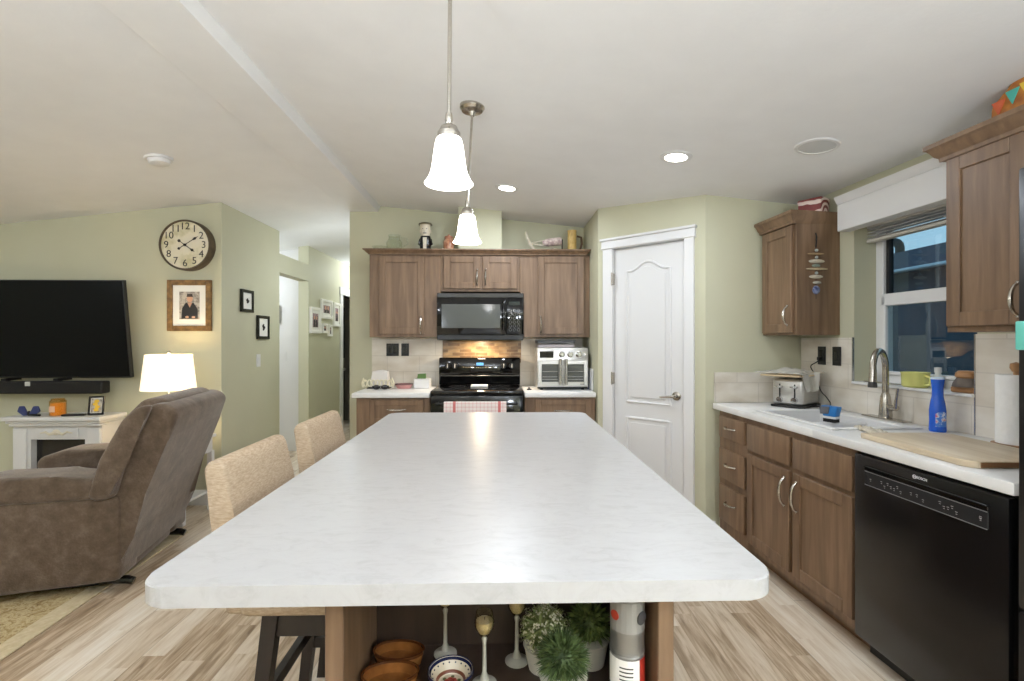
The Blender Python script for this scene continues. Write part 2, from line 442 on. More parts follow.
# window
win = thing('window_1', 'white single hung window over the sink looking out at dusk', 'window', O_R, RZ, kind='structure')
wf = MB()
y0, y1 = 0.135, 0.20
for x0, x1, z0, z1 in ((WX0, WX0 + 0.055, WZ0, WZ1), (WX1 - 0.055, WX1, WZ0, WZ1), (WX0, WX1, WZ0, WZ0 + 0.06), (WX0, WX1, WZ1 - 0.05, WZ1)):
    wf.box(x0, x1, y0, y1, z0, z1, 0.004)
wf.build('window_frame', trim_m, win)
sa = MB()
for x0, x1, z0, z1 in ((WX0 + 0.055, WX0 + 0.085, 1.145, 1.60), (WX1 - 0.085, WX1 - 0.055, 1.145, 1.60), (WX0 + 0.055, WX1 - 0.055, 1.145, 1.165), (WX0 + 0.055, WX1 - 0.055, 1.545, 1.615)):
    sa.box(x0, x1, 0.12, 0.165, z0, z1, 0.004)
sa.build('lower_sash', trim_m, win)
MB().box(WX0 + 0.05, WX0 + 0.072, 0.155, 0.19, 1.60, WZ1 - 0.04, 0.003).box(WX0 + 0.05, WX1 - 0.05, 0.155, 0.19, 1.60, 1.62, 0.003).build('upper_gasket', blackmat_m, win)
gm = glass_mat('window_glass', (214, 224, 230))
MB().box(WX0 + 0.08, WX1 - 0.08, 0.138, 0.142, 1.16, 1.55).build('lower_pane', gm, win)
MB().box(WX0 + 0.055, WX1 - 0.055, 0.172, 0.176, 1.60, WZ1 - 0.04).build('upper_pane', gm, win)
struct('trim_2', MB().box(WX0 + 0.002, WX1 - 0.002, -0.022, 0.135, WZ0, WZ0 + 0.014, 0.003), quartz_m, loc=O_R, rz=RZ)   # window sill
va = thing('window_valance', 'white crown topped valance box above the sink window', 'valance', O_R, RZ)
MB().box(0.456, 1.372, -0.085, -0.002, 2.0, 2.16, 0.003).build('valance_board', trim_m, va)
crp = [(-0.002, 2.16), (-0.085, 2.16), (-0.088, 2.168), (-0.092, 2.172), (-0.104, 2.195), (-0.107, 2.205), (-0.002, 2.205)]
# cross-section in (y,z) swept along x
def sweep_x(mb, sec, x0, x1, e0=0.0, e1=0.0):
    """section (y,z) swept along x; ends may flare with depth (mitred returns)"""
    bm = bmesh.new(); yb = max(p[0] for p in sec); yf = [p for p in sec]
    base = -min(abs(p[0]) for p in sec if True)
    A = [bm.verts.new((x0 - e0 * (p[2] if len(p) > 2 else 0), p[0], p[1])) for p in sec]
    B = [bm.verts.new((x1 + e1 * (p[2] if len(p) > 2 else 0), p[0], p[1])) for p in sec]
    n = len(sec)
    bm.faces.new(A); bm.faces.new(B[::-1])
    for i in range(n): bm.faces.new((A[i], A[(i + 1) % n], B[(i + 1) % n], B[i]))
    return mb.dump(bm)
sweep_x(MB(), [(p[0], p[1], max(0, -p[0] - 0.085)) for p in crp], 0.456, 1.368, 0, 0).build('crown', trim_m, va)
bl = thing('window_blind', 'white slatted blind pulled up under the valance', 'blind', O_R, RZ)
MB().box(WX0 + 0.01, WX1 - 0.01, 0.07, 0.11, 2.01, 2.045, 0.003).build('head_rail', trim_m, bl)
for k in range(4):
    MB().box(WX0 + 0.015, WX1 - 0.015, 0.068, 0.112, 2.0 - 0.017 * k, 2.0025 - 0.017 * k).build('slat', trim_m, bl)
MB().box(WX0 + 0.012, WX1 - 0.012, 0.066, 0.114, 1.925, 1.943, 0.003).build('bottom_rail', M('blind_rail', (190, 184, 172), 0.5), bl)
for x in (WX0 + 0.06, WX1 - 0.1):
    MB().tube([(x, 0.09, 1.935), (x, 0.09, 2.03)], 0.0018, 6).build('ladder_cord', paper_m, bl)

# neighbour house outside
nh = thing('neighbouring_house', 'dark neighbouring house with a low eave outside the window', 'house', (5.2, 0.0, 0), 0)
hwm = NM('dusk_siding', [(0.3, (54, 68, 82)), (0.7, (66, 82, 96))], (1, 1, 1), 3, 3, 0.7)
MB().box(0.25, 4, -4, 14, -0.6, 2.3).build('siding_wall', hwm, nh)
MB().prism([(0, 2.22), (0.02, 2.22), (3, 2.6), (3, 2.75), (0, 2.49)], -14, 4, M=FRONT).build('roof', M('dusk_roof', (66, 84, 102), 0.8), nh)
MB().box(-0.09, 0.02, -4, 14, 2.22, 2.26, 0.01).build('gutter', M('gutter_paint', (190, 205, 216), 0.5), nh)
pp = [(0.25, 6.55, 2.45)] + [(0.25, 6.55 + 0.22 * (1 - math.cos(t * PI / 8)) / 2 * 1.6, 2.60 + 0.12 * math.sin(t * PI / 8)) for t in range(9)]
MB().tube(pp, 0.055, 10).build('vent_pipe', blackmat_m, nh)
ygnd = MB().box(2.4, 12, -5, 14, -0.65, -0.6); struct('ground', ygnd, M('dusk_ground', (70, 74, 70), 0.9))

# ------------------------------------------------------------------ CABINET BUILDERS (fronts face -y)
def bow_pull(mb, x, y, z, L=0.1, vert=True, out=0.032, r=0.0072):
    pts = []
    for i in range(11):
        t = -1 + 2 * i / 10
        o = out * (1 - t * t) ** 0.6 if abs(t) < 1 else 0.0
        pts.append((x, y - o, z + t * L / 2) if vert else (x + t * L / 2, y - o, z))
    mb.tube(pts, [r * (0.75 + 0.35 * (1 - abs(-1 + i / 5.0))) for i in range(11)], 8)
    for p in (pts[0], pts[-1]): mb.ball((p[0], p[1] - 0.003, p[2]), 0.0075, 8)
    return mb
def shaker(parent, x0, x1, z0, z1, y, pull=None, name='door', slab=False, rail=0.057):
    t = 0.02
    mb = MB()
    if slab:
        mb.box(x0, x1, y - t, y, z0, z1, 0.004, 2)
    else:
        mb.box(x0, x0 + rail, y - t, y, z0, z1, 0.0025).box(x1 - rail, x1, y - t, y, z0, z1, 0.0025)
        mb.box(x0 + rail, x1 - rail, y - t, y, z0, z0 + rail, 0.0025).box(x0 + rail, x1 - rail, y - t, y, z1 - rail, z1, 0.0025)
    d = mb.build(name, cab_m, parent)
    if not slab:
        MB().box(x0 + rail - 0.004, x1 - rail + 0.004, y - 0.011, y - 0.004, z0 + rail - 0.004, z1 - rail + 0.004).build('panel', cab_m, d)
    if pull:
        px, pz, vert, L = pull
        bow_pull(MB(), px, y - t, pz, L, vert).build('handle', nickel_m, d)
    return d
def wall_cab(label, loc, rz, x0, x1, z0, z1, depth, doors, crown=False):
    t = thing('wall_cabinet', label, 'cabinet', loc, rz)
    MB().box(x0, x1, -depth, -0.002, z0, z1, 0.002).build('carcass', cab_m, t)
    for d in doors: shaker(t, *d[:4], -depth - 0.001, d[4])
    return t
def crown_sec(zt, d, CH=0.075):
    pr_ = [(0, -CH), (0.006, -CH), (0.008, -0.8 * CH), (0.018, -0.7 * CH), (0.030, -0.4 * CH), (0.036, -0.3 * CH), (0.044, -0.24 * CH), (0.044, 0.0)]
    sec = [(-0.002, zt - CH, 0), (-0.002, zt, 0)]
    sec += [(-d - o, zt + dz, o) for o, dz in pr_[::-1]]
    return sec
def crown_thing(label, loc, rz, x0, x1, zt, d, e0, e1, CH=0.075):
    t = thing('crown_moulding', label, 'moulding', loc, rz)
    sweep_x(MB(), crown_sec(zt, d, CH), x0, x1, e0, e1).build('moulding', cab_m, t)
    return t

# back wall uppers: local origin on the wall at world X, cabinets 0.32 deep
OB = (0, YB, 0); UD = 0.315
wall_cab('wood wall cabinet with one door left of the microwave', OB, 0, -1.138, -0.513, 1.372, 2.10, UD,
         [(-1.05, -0.657, 1.40, 2.085, (-0.685, 1.48, True, 0.15))])
wall_cab('short two door wood cabinet directly above the microwave', OB, 0, -0.511, 0.184, 1.775, 2.10, UD,
         [(-0.485, -0.166, 1.80, 2.085, (-0.192, 1.90, True, 0.135)), (-0.144, 0.16, 1.80, 2.085, (-0.118, 1.90, True, 0.135))])
wall_cab('wood wall cabinet with one door over the toaster oven', OB, 0, 0.186, 0.806, 1.372, 2.10, UD,
         [(0.344, 0.752, 1.40, 2.085, (0.368, 1.48, True, 0.15))])
crown_thing('long wood crown moulding topping the range wall cabinets', OB, 0, -1.138, 0.772, 2.142, UD + 0.022, 1, 0.75, 0.046)

# base cabinets on the range wall
def base_cab(label, loc, rz, x0, x1, depth, fronts, hollow=False):
    t = thing('base_cabinet', label, 'cabinet', loc, rz)
    if hollow:
        k = MB().box(x0, x0 + 0.018, -depth, -0.002, 0.07, 0.872).box(x1 - 0.018, x1, -depth, -0.002, 0.07, 0.872).box(x0, x1, -depth, -0.002, 0.07, 0.088)
        k.box(x0, x1, -depth, -depth + 0.018, 0.07, 0.872).box(x0, x1, -0.012, -0.002, 0.07, 0.872).build('carcass', cab_m, t)
    else: MB().box(x0, x1, -depth, -0.002, 0.07, 0.872, 0.002).build('carcass', cab_m, t)
    MB().box(x0 + 0.002, x1 - 0.002, -depth + 0.07, -0.01, 0.0, 0.07).build('toe_kick', kick_m, t)
    for kind, x0_, x1_, z0_, z1_, pull in fronts:
        if kind == 'drawer': shaker(t, x0_, x1_, z0_, z1_, -depth - 0.001, pull, 'drawer', slab=(z1_ - z0_) < 0.13 or pull is None or abs(x1_ - x0_) < 0.4)
        elif kind == 'shaker_drawer': shaker(t, x0_, x1_, z0_, z1_, -depth - 0.001, pull, 'drawer', rail=0.045)
        else: shaker(t, x0_, x1_, z0_, z1_, -depth - 0.001, pull, 'door')
    return t
base_cab('wood base cabinet left of the range under white worktop', OB, 0, -1.17, -0.568, 0.60,
         [('shaker_drawer', -1.06, -0.62, 0.66, 0.855, (-0.84, 0.775, False, 0.14)), ('door', -1.06, -0.62, 0.13, 0.64, (-0.66, 0.56, True, 0.135))])
base_cab('wood base cabinet right of the range under white worktop', OB, 0, 0.212, 0.80, 0.60,
         [('shaker_drawer', 0.30, 0.76, 0.66, 0.855, (0.53, 0.765, False, 0.14)), ('door', 0.30, 0.76, 0.13, 0.64, (0.34, 0.56, True, 0.135))])
def worktop(label, loc, rz, x0, x1, y0):
    o = MB().box(x0, x1, y0, -0.002, 0.874, 0.914, 0.006, 2).build('worktop', quartz_m, loc=loc, rz=rz)
    return tag(o, label, 'worktop')
worktop('white worktop left of the range, holding napkins and a tray', OB, 0, -1.20, -0.566, -0.64)
worktop('white worktop right of the range, holding the toaster oven', OB, 0, 0.21, 0.80, -0.64)
sp = MB().box(-1.195, -0.532, -0.010, -0.001, 0.915, 1.370).box(0.21, 0.79, -0.010, -0.001, 0.915, 1.370).box(-0.532, 0.21, -0.010, -0.001, 0.915, 1.130)
tag(sp.build('backsplash', tile_m, loc=OB), 'cream tile backsplash on the wall behind the range', 'backsplash')
tag(MB().box(-0.531, 0.209, -0.013, -0.001, 1.132, 1.342).build('mosaic_strip', mosaic_m, loc=OB), 'brown stone mosaic panel between range and microwave', 'tiles')
tag(MB().box(0.792, 0.804, -0.50, -0.011, 0.916, 1.10, 0.002).build('side_splash', quartz_m, loc=OB), 'white upright side splash beside the toaster oven', 'backsplash')

# outlets
def plate(label, loc, rz, w_, h_, gangs, face, slot, kind='outlet'):
    t = thing('wall_outlet' if kind == 'outlet' else 'light_switch', label, 'outlet' if kind == 'outlet' else 'switch', loc, rz)
    MB().box(-w_ / 2, w_ / 2, -0.006, 0, -h_ / 2, h_ / 2, 0.002).build('cover_plate', face, t)
    for g in range(gangs):
        x = (g - (gangs - 1) / 2) * 0.046
        if kind == 'outlet':
            MB().box(x - 0.016, x + 0.016, -0.009, -0.005, -0.034, 0.034, 0.002).build('socket', slot, t)
        else:
            MB().box(x - 0.015, x + 0.015, -0.010, -0.005, -0.03, 0.03, 0.003).build('rocker', slot, t)
    return t
plate('black double gang outlet plate on the tile left of the range', (-1.0, YB - 0.011, 1.256), 0, 0.116, 0.118, 2, blackp_m, blackd_m)
plate('black single outlet plate next to the double plate by the range', (-0.883, YB - 0.011, 1.256), 0, 0.072, 0.118, 1, blackp_m, blackd_m)
plate('black outlet with a plugged cord above the toaster', RL(0.225, -0.0115, 1.245), RZ, 0.072, 0.118, 1, blackp_m, blackd_m)
plate('black switch plate beside the window tile above the sink worktop', RL(0.36, -0.0115, 1.245), RZ, 0.072, 0.118, 1, blackp_m, blackd_m, 'switch')
plate('white light switch under the two small black frames', (XS, 4.70, 1.155), PI / 2, 0.075, 0.118, 1, white_m, white_m, 'switch')
plate('white light switch on the pale wall through the passage', (-2.62, 6.05, 1.15), 0, 0.075, 0.118, 1, white_m, white_m, 'switch')
th = thing('thermostat', 'small grey panel on the pale wall through the passage', 'thermostat', (-2.715, 6.05, 1.66))
MB().box(-0.06, 0.06, -0.03, 0, -0.11, 0.11, 0.006).build('housing', grey_m, th)
MB().box(-0.04, 0.04, -0.033, -0.028, 0.0, 0.08, 0.002).build('display', M('pale_display', (170, 176, 172), 0.3), th)

# ------------------------------------------------------------------ range
RX = -0.179
rg = thing('kitchen_range', 'black electric range between the two back worktops', 'stove', (RX, YB, 0))
MB().box(-0.378, 0.378, -0.625, -0.03, 0.06, 0.900, 0.004).build('body', blackd_m, rg)
MB().box(-0.381, 0.381, -0.655, -0.09, 0.902, 0.932, 0.008, 2).build('cooktop', black_m, rg)
for x, y, r in ((-0.19, -0.5, 0.10), (0.19, -0.5, 0.085), (-0.19, -0.23, 0.085), (0.19, -0.23, 0.10)):
    MB().lathe([(r, 0), (r, 0.0008), (r - 0.006, 0.0008), (r - 0.006, 0)], (x, y, 0.9322), 36).build('burner_ring', M('burner_grey', (46, 46, 48), 0.2), rg)
bp_ = MB().prism([(-0.03, 0.932), (-0.095, 0.932), (-0.105, 1.02), (-0.115, 1.03), (-0.10, 1.175), (-0.085, 1.184), (-0.03, 1.184)], -0.375, 0.375, 0.004, 1,
                 M=Matrix(((0, 0, 1, 0), (1, 0, 0, 0), (0, 1, 0, 0), (0, 0, 0, 1))))
bp_.build('back_panel', black_m, rg)
MB().box(-0.375, 0.375, -0.118, -0.10, 1.012, 1.022, 0.002).build('trim_strip', M('panel_edge', (86, 86, 86), 0.25, 0.6), rg)
for x in (-0.295, -0.228, 0.222, 0.298):
    k = MB().lathe([(0, 0), (0.027, 0), (0.025, 0.02), (0.021, 0.026), (0, 0.026)], M=front(x, -0.105, 1.108), n=20).build('control_knob', blackp_m, rg)
    MB().box(x - 0.0025, x + 0.0025, -0.134, -0.130, 1.09, 1.13).build('pointer', paper_m, k)
MB().box(-0.03, 0.035, -0.112, -0.104, 1.112, 1.138, 0.001).build('clock_display', M('blue_display', (30, 70, 110), 0.2, emit=(110, 170, 220), estr=0.7), rg)
mk = MB()
for i in range(5):
    for sx in (-1, 1): mk.box(sx * (0.06 + 0.022 * i) - 0.006, sx * (0.06 + 0.022 * i) + 0.006, -0.1115, -0.107, 1.095, 1.099)
for i in range(6): mk.box(-0.05 + 0.02 * i - 0.004, -0.05 + 0.02 * i + 0.004, -0.1115, -0.107, 1.09, 1.093)
mk.build('panel_marks', M('panel_print', (170, 160, 130), 0.5), rg)
od = MB().box(-0.376, 0.376, -0.668, -0.626, 0.22, 0.892, 0.006, 2).build('oven_door', black_m, rg)
MB().box(-0.26, 0.26, -0.671, -0.667, 0.36, 0.72, 0.001).build('oven_window', dglass_m, od)
oh = MB().tube([(-0.33, -0.712, 0.835), (0.33, -0.712, 0.835)], 0.012, 12)
for x in (-0.31, 0.31): oh.tube([(x, -0.668, 0.835), (x, -0.712, 0.835)], 0.010, 10)
oh.build('oven_handle', blackp_m, od)
MB().box(-0.376, 0.376, -0.66, -0.626, 0.07, 0.21, 0.005).build('storage_drawer', blackd_m, rg)
# towel over the oven handle
tw_m = M('towel_plaid', (225, 205, 200), 0.95, spec=0.05)
nt, bs_, L_ = nodes(tw_m)
sx_ = nt.nodes.new('ShaderNodeSeparateXYZ'); tc_ = nt.nodes.new('ShaderNodeTexCoord'); L_(tc_.outputs['Object'], sx_.inputs[0])
def stripes(sock, period, width, off=0.0):
    a = nt.nodes.new('ShaderNodeMath'); a.operation = 'ADD'; a.inputs[1].default_value = off; L_(sock, a.inputs[0])
    m_ = nt.nodes.new('ShaderNodeMath'); m_.operation = 'PINGPONG'; m_.inputs[1].default_value = period / 2; L_(a.outputs[0], m_.inputs[0])
    l_ = nt.nodes.new('ShaderNodeMath'); l_.operation = 'LESS_THAN'; l_.inputs[1].default_value = width; L_(m_.outputs[0], l_.inputs[0])
    return l_.outputs[0]
ad = nt.nodes.new('ShaderNodeMath'); ad.operation = 'ADD'
L_(stripes(sx_.outputs[0], 0.36, 0.011, 0.178), ad.inputs[0])
a2 = nt.nodes.new('ShaderNodeMath'); a2.operation = 'ADD'; L_(stripes(sx_.outputs[2], 0.03, 0.004), a2.inputs[0]); L_(stripes(sx_.outputs[0], 0.03, 0.003), a2.inputs[1])
m3 = nt.nodes.new('ShaderNodeMath'); m3.operation = 'MULTIPLY'; m3.inputs[1].default_value = 0.30; L_(a2.outputs[0], m3.inputs[0])
m4 = nt.nodes.new('ShaderNodeMath'); m4.operation = 'MULTIPLY'; m4.inputs[1].default_value = 0.6; L_(ad.outputs[0], m4.inputs[0]) if False else None
L_(m3.outputs[0], ad.inputs[1])
rp_ = ramp(nt, [(0.0, (234, 222, 216)), (1.0, (206, 122, 118))]); L_(ad.outputs[0], rp_.inputs[0]); L_(rp_.outputs[0], bs_.inputs['Base Color'])
tw = MB()
sec = [(-0.698, 0.55), (-0.698, 0.835)] + [(-0.712 + 0.0145 * math.cos(t), 0.835 + 0.0145 * math.sin(t)) for t in [PI * i / 8 for i in range(9)]] + [(-0.729, 0.5)]
cols = 30
o0 = len(tw.v)
for off in (0.0, 0.004):
    for j in range(cols + 1):
        x = -0.262 + 0.50 * j / cols
        for i, (y, z) in enumerate(sec):
            wob = 0.0022 * math.sin(j * 0.9) * (1 if i in (0, len(sec) - 1) else 0.3)
            tw.v.append(Vector((x, y + wob - (off if i > len(sec) // 2 else -off * 0), z + (off if 1 < i < len(sec) - 1 else 0))))
ns = len(sec); half = (cols + 1) * ns
for k in (0, 1):
    for j in range(cols):
        for i in range(ns - 1):
            a = k * half + j * ns + i
            tw.f.append([a, a + 1, a + ns + 1, a + ns] if k else [a, a + ns, a + ns + 1, a + 1])
tag(tw.build('dish_towel', tw_m, loc=(RX, YB, 0), ang=80), 'pink and red checked dish towel over the oven handle', 'towel')
sr = thing('spoon_rest', 'small white spoon rest lying on the black cooktop', 'spoon rest', (RX + 0.005, YB - 0.30, 0.9335))
MB().box(-0.075, 0.075, -0.05, 0.05, 0, 0.006, 0.003, 2).box(-0.075, 0.075, -0.05, -0.044, 0, 0.016, 0.003).box(-0.075, 0.075, 0.044, 0.05, 0, 0.016, 0.003).build('tray', white_m, sr)

# ------------------------------------------------------------------ microwave
mw = thing('microwave', 'black over the range microwave with glass door and keypad', 'microwave', (-0.163, YB, 1.346))
MB().box(-0.38, 0.38, -0.345, -0.016, 0.012, 0.413, 0.003).build('body', blackd_m, mw)
MB().box(-0.378, 0.378, -0.36, -0.346, 0.372, 0.412, 0.003).build('top_vent', M('vent_black', (40, 38, 34), 0.25), mw)
dr = MB().box(-0.378, 0.225, -0.368, -0.346, 0.05, 0.370, 0.004, 2).build('door', black_m, mw)
MB().box(-0.338, 0.175, -0.3705, -0.3675, 0.105, 0.315, 0.002).build('door_window', dglass_m, dr)
MB().box(0.195, 0.215, -0.392, -0.368, 0.08, 0.345, 0.007, 2).build('door_handle', black_m, dr)
kp = MB().box(0.228, 0.378, -0.366, -0.346, 0.05, 0.370, 0.004, 2).build('control_panel', black_m, mw)
MB().box(0.25, 0.345, -0.3675, -0.365, 0.305, 0.338).build('display', M('lcd_black', (18, 30, 26), 0.15), kp)
km = MB()
for i in range(6):
    for j in range(3):
        x, z = 0.262 + 0.036 * j, 0.09 + 0.034 * i
        km.lathe([(0.0125, 0), (0.0125, 0.001), (0.011, 0.001), (0.011, 0)], M=front(x, -0.366, z), n=14)
km.build('keypad', M('keypad_print', (150, 150, 146), 0.5), kp)
MB().box(-0.378, 0.378, -0.36, -0.30, 0.0, 0.046, 0.005).build('bottom_grille', blackp_m, mw)
lg = area('hood_light', (-0.163, YB - 0.20, 1.352), 3.4, 0.10, (1, 0.80, 0.55))
MB().box(-0.06, 0.06, -0.24, -0.16, 0.006, 0.0125, 0.001).build('lamp_lens', M('hood_lens', (255, 220, 160), 0.3, emit=(255, 210, 140), estr=2.0), mw)
lg.parent = mw; lg.location = (0, -0.20, -0.004)

# ------------------------------------------------------------------ toaster oven
to = thing('toaster_oven', 'silver french door toaster oven on the worktop right of range', 'oven', (0.552, YB - 0.09, 0.915))
ow, od_, oh_ = 0.222, 0.33, 0.365
for x in (-0.18, 0.18):
    for y in (-0.29, -0.04): MB().lathe([(0, 0), (0.014, 0), (0.012, 0.014), (0, 0.014)], (x, y, 0)).build('foot', blackp_m, to)
MB().box(-ow, ow, -od_, 0, 0.013, oh_, 0.006, 2).build('body', steel_m, to)
MB().box(-ow + 0.004, ow - 0.004, -od_ - 0.004, -od_, 0.012, 0.026, 0.002).build('base_strip', blackp_m, to)
MB().box(-ow + 0.022, -ow + 0.142, -od_ - 0.004, -od_ + 0.001, 0.278, 0.335, 0.002).build('display', black_m, to)
for i, x in enumerate((-0.008, 0.065, 0.138)):
    kk = MB().lathe([(0, 0), (0.027, 0), (0.027, 0.006), (0.021, 0.008), (0.020, 0.026), (0.017, 0.029), (0, 0.029)], M=front(x, -od_, 0.308)).build('control_knob', chrome_m, to)
MB().lathe([(0, 0), (0.010, 0), (0.010, 0.006), (0, 0.006)], M=front(0.192, -od_, 0.308), n=14).build('button', knob_m, to)
for sgn in (-1, 1):
    x0, x1 = (-ow + 0.006, -0.002) if sgn < 0 else (0.002, ow - 0.006)
    g = 0.034
    f = MB()
    f.box(x0, x0 + g, -od_ - 0.014, -od_ - 0.001, 0.034, 0.258, 0.003).box(x1 - g, x1, -od_ - 0.014, -od_ - 0.001, 0.034, 0.258, 0.003)
    f.box(x0 + g, x1 - g, -od_ - 0.014, -od_ - 0.001, 0.034, 0.07, 0.003).box(x0 + g, x1 - g, -od_ - 0.014, -od_ - 0.001, 0.222, 0.258, 0.003)
    dd = f.build('door', steel_m, to)
    MB().box(x0 + g, x1 - g, -od_ - 0.009, -od_ - 0.002, 0.07, 0.222).build('door_glass', dglass_m, dd)
    rk = MB()
    for z in (0.092, 0.115, 0.16): rk.tube([(x0 + g + 0.004, -od_ - 0.0105, z), (x1 - g - 0.004, -od_ - 0.0105, z)], 0.0022, 6)
    rk.build('rack_wire', chrome_m, dd)
    hx = sgn * 0.024
    h = MB().tube([(hx, -od_ - 0.05, 0.05), (hx, -od_ - 0.05, 0.272)], 0.0125, 12)
    for z in (0.075, 0.245): h.tube([(hx, -od_ - 0.012, z), (hx, -od_ - 0.05, z)], 0.008, 8)
    h.build('door_handle', knob_m, dd)
MB().box(0.15, 0.185, -od_ - 0.0155, -od_ - 0.0135, 0.048, 0.054).build('badge', ink_m, to)
for k, (lab, m_, w_) in enumerate((('grey flat baking tray lowest on top of the toaster oven', M('tray_grey', (150, 142, 142), 0.4, 0.5), 0.155), ('dark baking tray stacked topmost on the toaster oven', M('tray_dark', (74, 74, 74), 0.4, 0.5), 0.16))):
    t = thing('baking_tray', lab, 'tray', (0.50, YB - 0.26, 0.915 + oh_ + 0.001 + 0.034 * k))
    MB().box(-w_, w_, -0.12, 0.12, 0, 0.006, 0.002).box(-w_, w_, -0.125, -0.118, 0, 0.028, 0.003).box(-w_, w_, 0.118, 0.125, 0, 0.028, 0.003).box(-w_ - 0.006, -w_ + 0.002, -0.125, 0.125, 0, 0.028, 0.003).box(w_ - 0.002, w_ + 0.006, -0.125, 0.125, 0, 0.028, 0.003).build('pan', m_, t)
    MB().box(-w_ - 0.012, w_ + 0.012, -0.131, 0.131, 0.027, 0.031, 0.0015).build('rim', m_, t) if k == 1 else None
bb = thing('blue_folder', 'blue folded bag tucked beside the toaster oven', 'bag', (0.785, YB - 0.30, 0.915), R(0))
MB().prism([(-0.006, 0), (0.006, 0), (-0.004, 0.155), (-0.012, 0.15)], -0.06, 0.06, 0.002, 1, M=Matrix(((1, 0, 0, 0), (0, 0, 1, 0), (0, 1, 0, 0), (0, 0, 0, 1)))).build('sleeve', M('strong_blue', (42, 92, 170), 0.5), bb)
sc_ = thing('sink_stopper', 'small dark round stopper on the worktop by the toaster oven', 'stopper', (0.262, YB - 0.40, 0.915))
MB().lathe([(0, 0), (0.022, 0), (0.02, 0.008), (0.008, 0.012), (0.008, 0.02), (0, 0.022)]).build('plug', blackp_m, sc_)

# left worktop small things
nb = thing('napkin_holder', 'black and cream metal napkin holder in the worktop corner', 'holder', (-1.075, YB - 0.22, 0.915))
MB().box(-0.10, 0.10, -0.05, 0.05, 0, 0.008, 0.002).build('base', blackmat_m, nb)
cr = MB()
for i in range(7):
    x = -0.11 + 0.036 * i
    cr.tube([(x + 0.016 * math.cos(t), -0.055, 0.05 + 0.028 * math.sin(t)) for t in [2 * PI * k / 12 for k in range(13)]], 0.006, 6)
cr.tube([(-0.13, -0.055, 0.012), (-0.14, -0.055, 0.05), (-0.125, -0.055, 0.09), (-0.11, -0.055, 0.06)], 0.009, 6).tube([(0.13, -0.055, 0.012), (0.14, -0.055, 0.05), (0.125, -0.055, 0.09), (0.11, -0.055, 0.06)], 0.009, 6)
cr.build('scroll_front', M('cream_enamel', (226, 218, 190), 0.5), nb)
np_ = thing('napkin_stack', 'white paper napkins standing upright in the holder', 'napkins', (-1.07, YB - 0.215, 0.924), R(-4))
MB().prism([(-0.085, 0), (0.085, 0), (0.075, 0.14), (0.02, 0.155), (-0.06, 0.145)], -0.03, 0.03, 0.004, 1, M=FRONT).build('paper', M('napkin_white', (226, 220, 214), 0.9), np_)
gl = thing('sunglasses', 'black sunglasses folded in front of the napkin holder', 'glasses', (-1.03, YB - 0.36, 0.916), R(8))
for s_ in (-1, 1): MB().ball((s_ * 0.036, 0, 0.02), (0.033, 0.006, 0.02), 12).build('lens', black_m, gl)
MB().tube([(-0.07, 0.0, 0.03), (0.07, 0.0, 0.03)], 0.004, 6).tube([(-0.07, 0, 0.03), (-0.06, 0.03, 0.012), (0.05, 0.04, 0.006)], 0.003, 6).tube([(0.07, 0, 0.03), (0.065, 0.025, 0.012), (-0.04, 0.05, 0.006)], 0.003, 6).build('frame', blackp_m, gl)
pt = thing('pink_tray', 'shallow pink tray with a dark rim beside the white box', 'tray', (-0.85, YB - 0.24, 0.915))
MB().lathe([(0, 0), (0.06, 0), (0.08, 0.036), (0.075, 0.036), (0.056, 0.008), (0, 0.008)], n=30, sy=0.8).build('dish', M('pink_glaze', (206, 150, 146), 0.35), pt)
MB().lathe([(0.081, 0.034), (0.083, 0.038), (0.081, 0.042), (0.075, 0.038), (0.081, 0.034)], n=30, sy=0.8).build('rim', M('maroon', (74, 40, 40), 0.4), pt)
tb = thing('tissue_box', 'white cube box with a green top beside the range', 'box', (-0.69, YB - 0.21, 0.915))
MB().box(-0.07, 0.07, -0.055, 0.055, 0, 0.085, 0.003).build('carton', white_m, tb)
MB().prism([(-0.045, 0.085), (0.03, 0.085), (0.03, 0.13), (-0.04, 0.125)], -0.02, 0.02, 0.002, 1, M=FRONT).build('green_insert', M('leaf_green', (88, 120, 60), 0.6), tb)

# ------------------------------------------------------------------ decor on the range wall cabinets (top at 2.142)
ZT = 2.1435
gm2 = glass_mat('clear_glass', (247, 249, 246), 0.05)
gp = thing('glass_pitcher', 'clear glass pitcher on the far left of the cabinet top', 'pitcher', (-0.945, YB - 0.2, ZT))
MB().lathe([(0, 0), (0.05, 0), (0.07, 0.03), (0.072, 0.08), (0.05, 0.12), (0.055, 0.15), (0.052, 0.15), (0.046, 0.12), (0.067, 0.08), (0.065, 0.033), (0, 0.008)]).build('jug', gm2, gp)
MB().tube([(0.06, 0, 0.13), (0.115, 0, 0.12), (0.12, 0, 0.07), (0.07, 0, 0.04)], 0.008, 8).build('handle', gm2, gp)
gp2 = thing('glass_bowl', 'low clear glass bowl at the cabinet end beside the pitcher', 'bowl', (-1.075, YB - 0.2, ZT))
MB().lathe([(0, 0), (0.03, 0), (0.034, 0.008), (0.07, 0.045), (0.066, 0.046), (0.028, 0.014), (0, 0.012)]).build('bowl', gm2, gp2)
fg = thing('ceramic_figurine', 'tall black and white ceramic man shaped vase on cabinets', 'figurine', (-0.665, YB - 0.2, ZT))
MB().lathe([(0, 0), (0.045, 0), (0.05, 0.02), (0.052, 0.10), (0.045, 0.14), (0.026, 0.15), (0, 0.15)], n=20, sy=0.8).build('suit', M('black_glaze', (22, 22, 24), 0.2), fg)
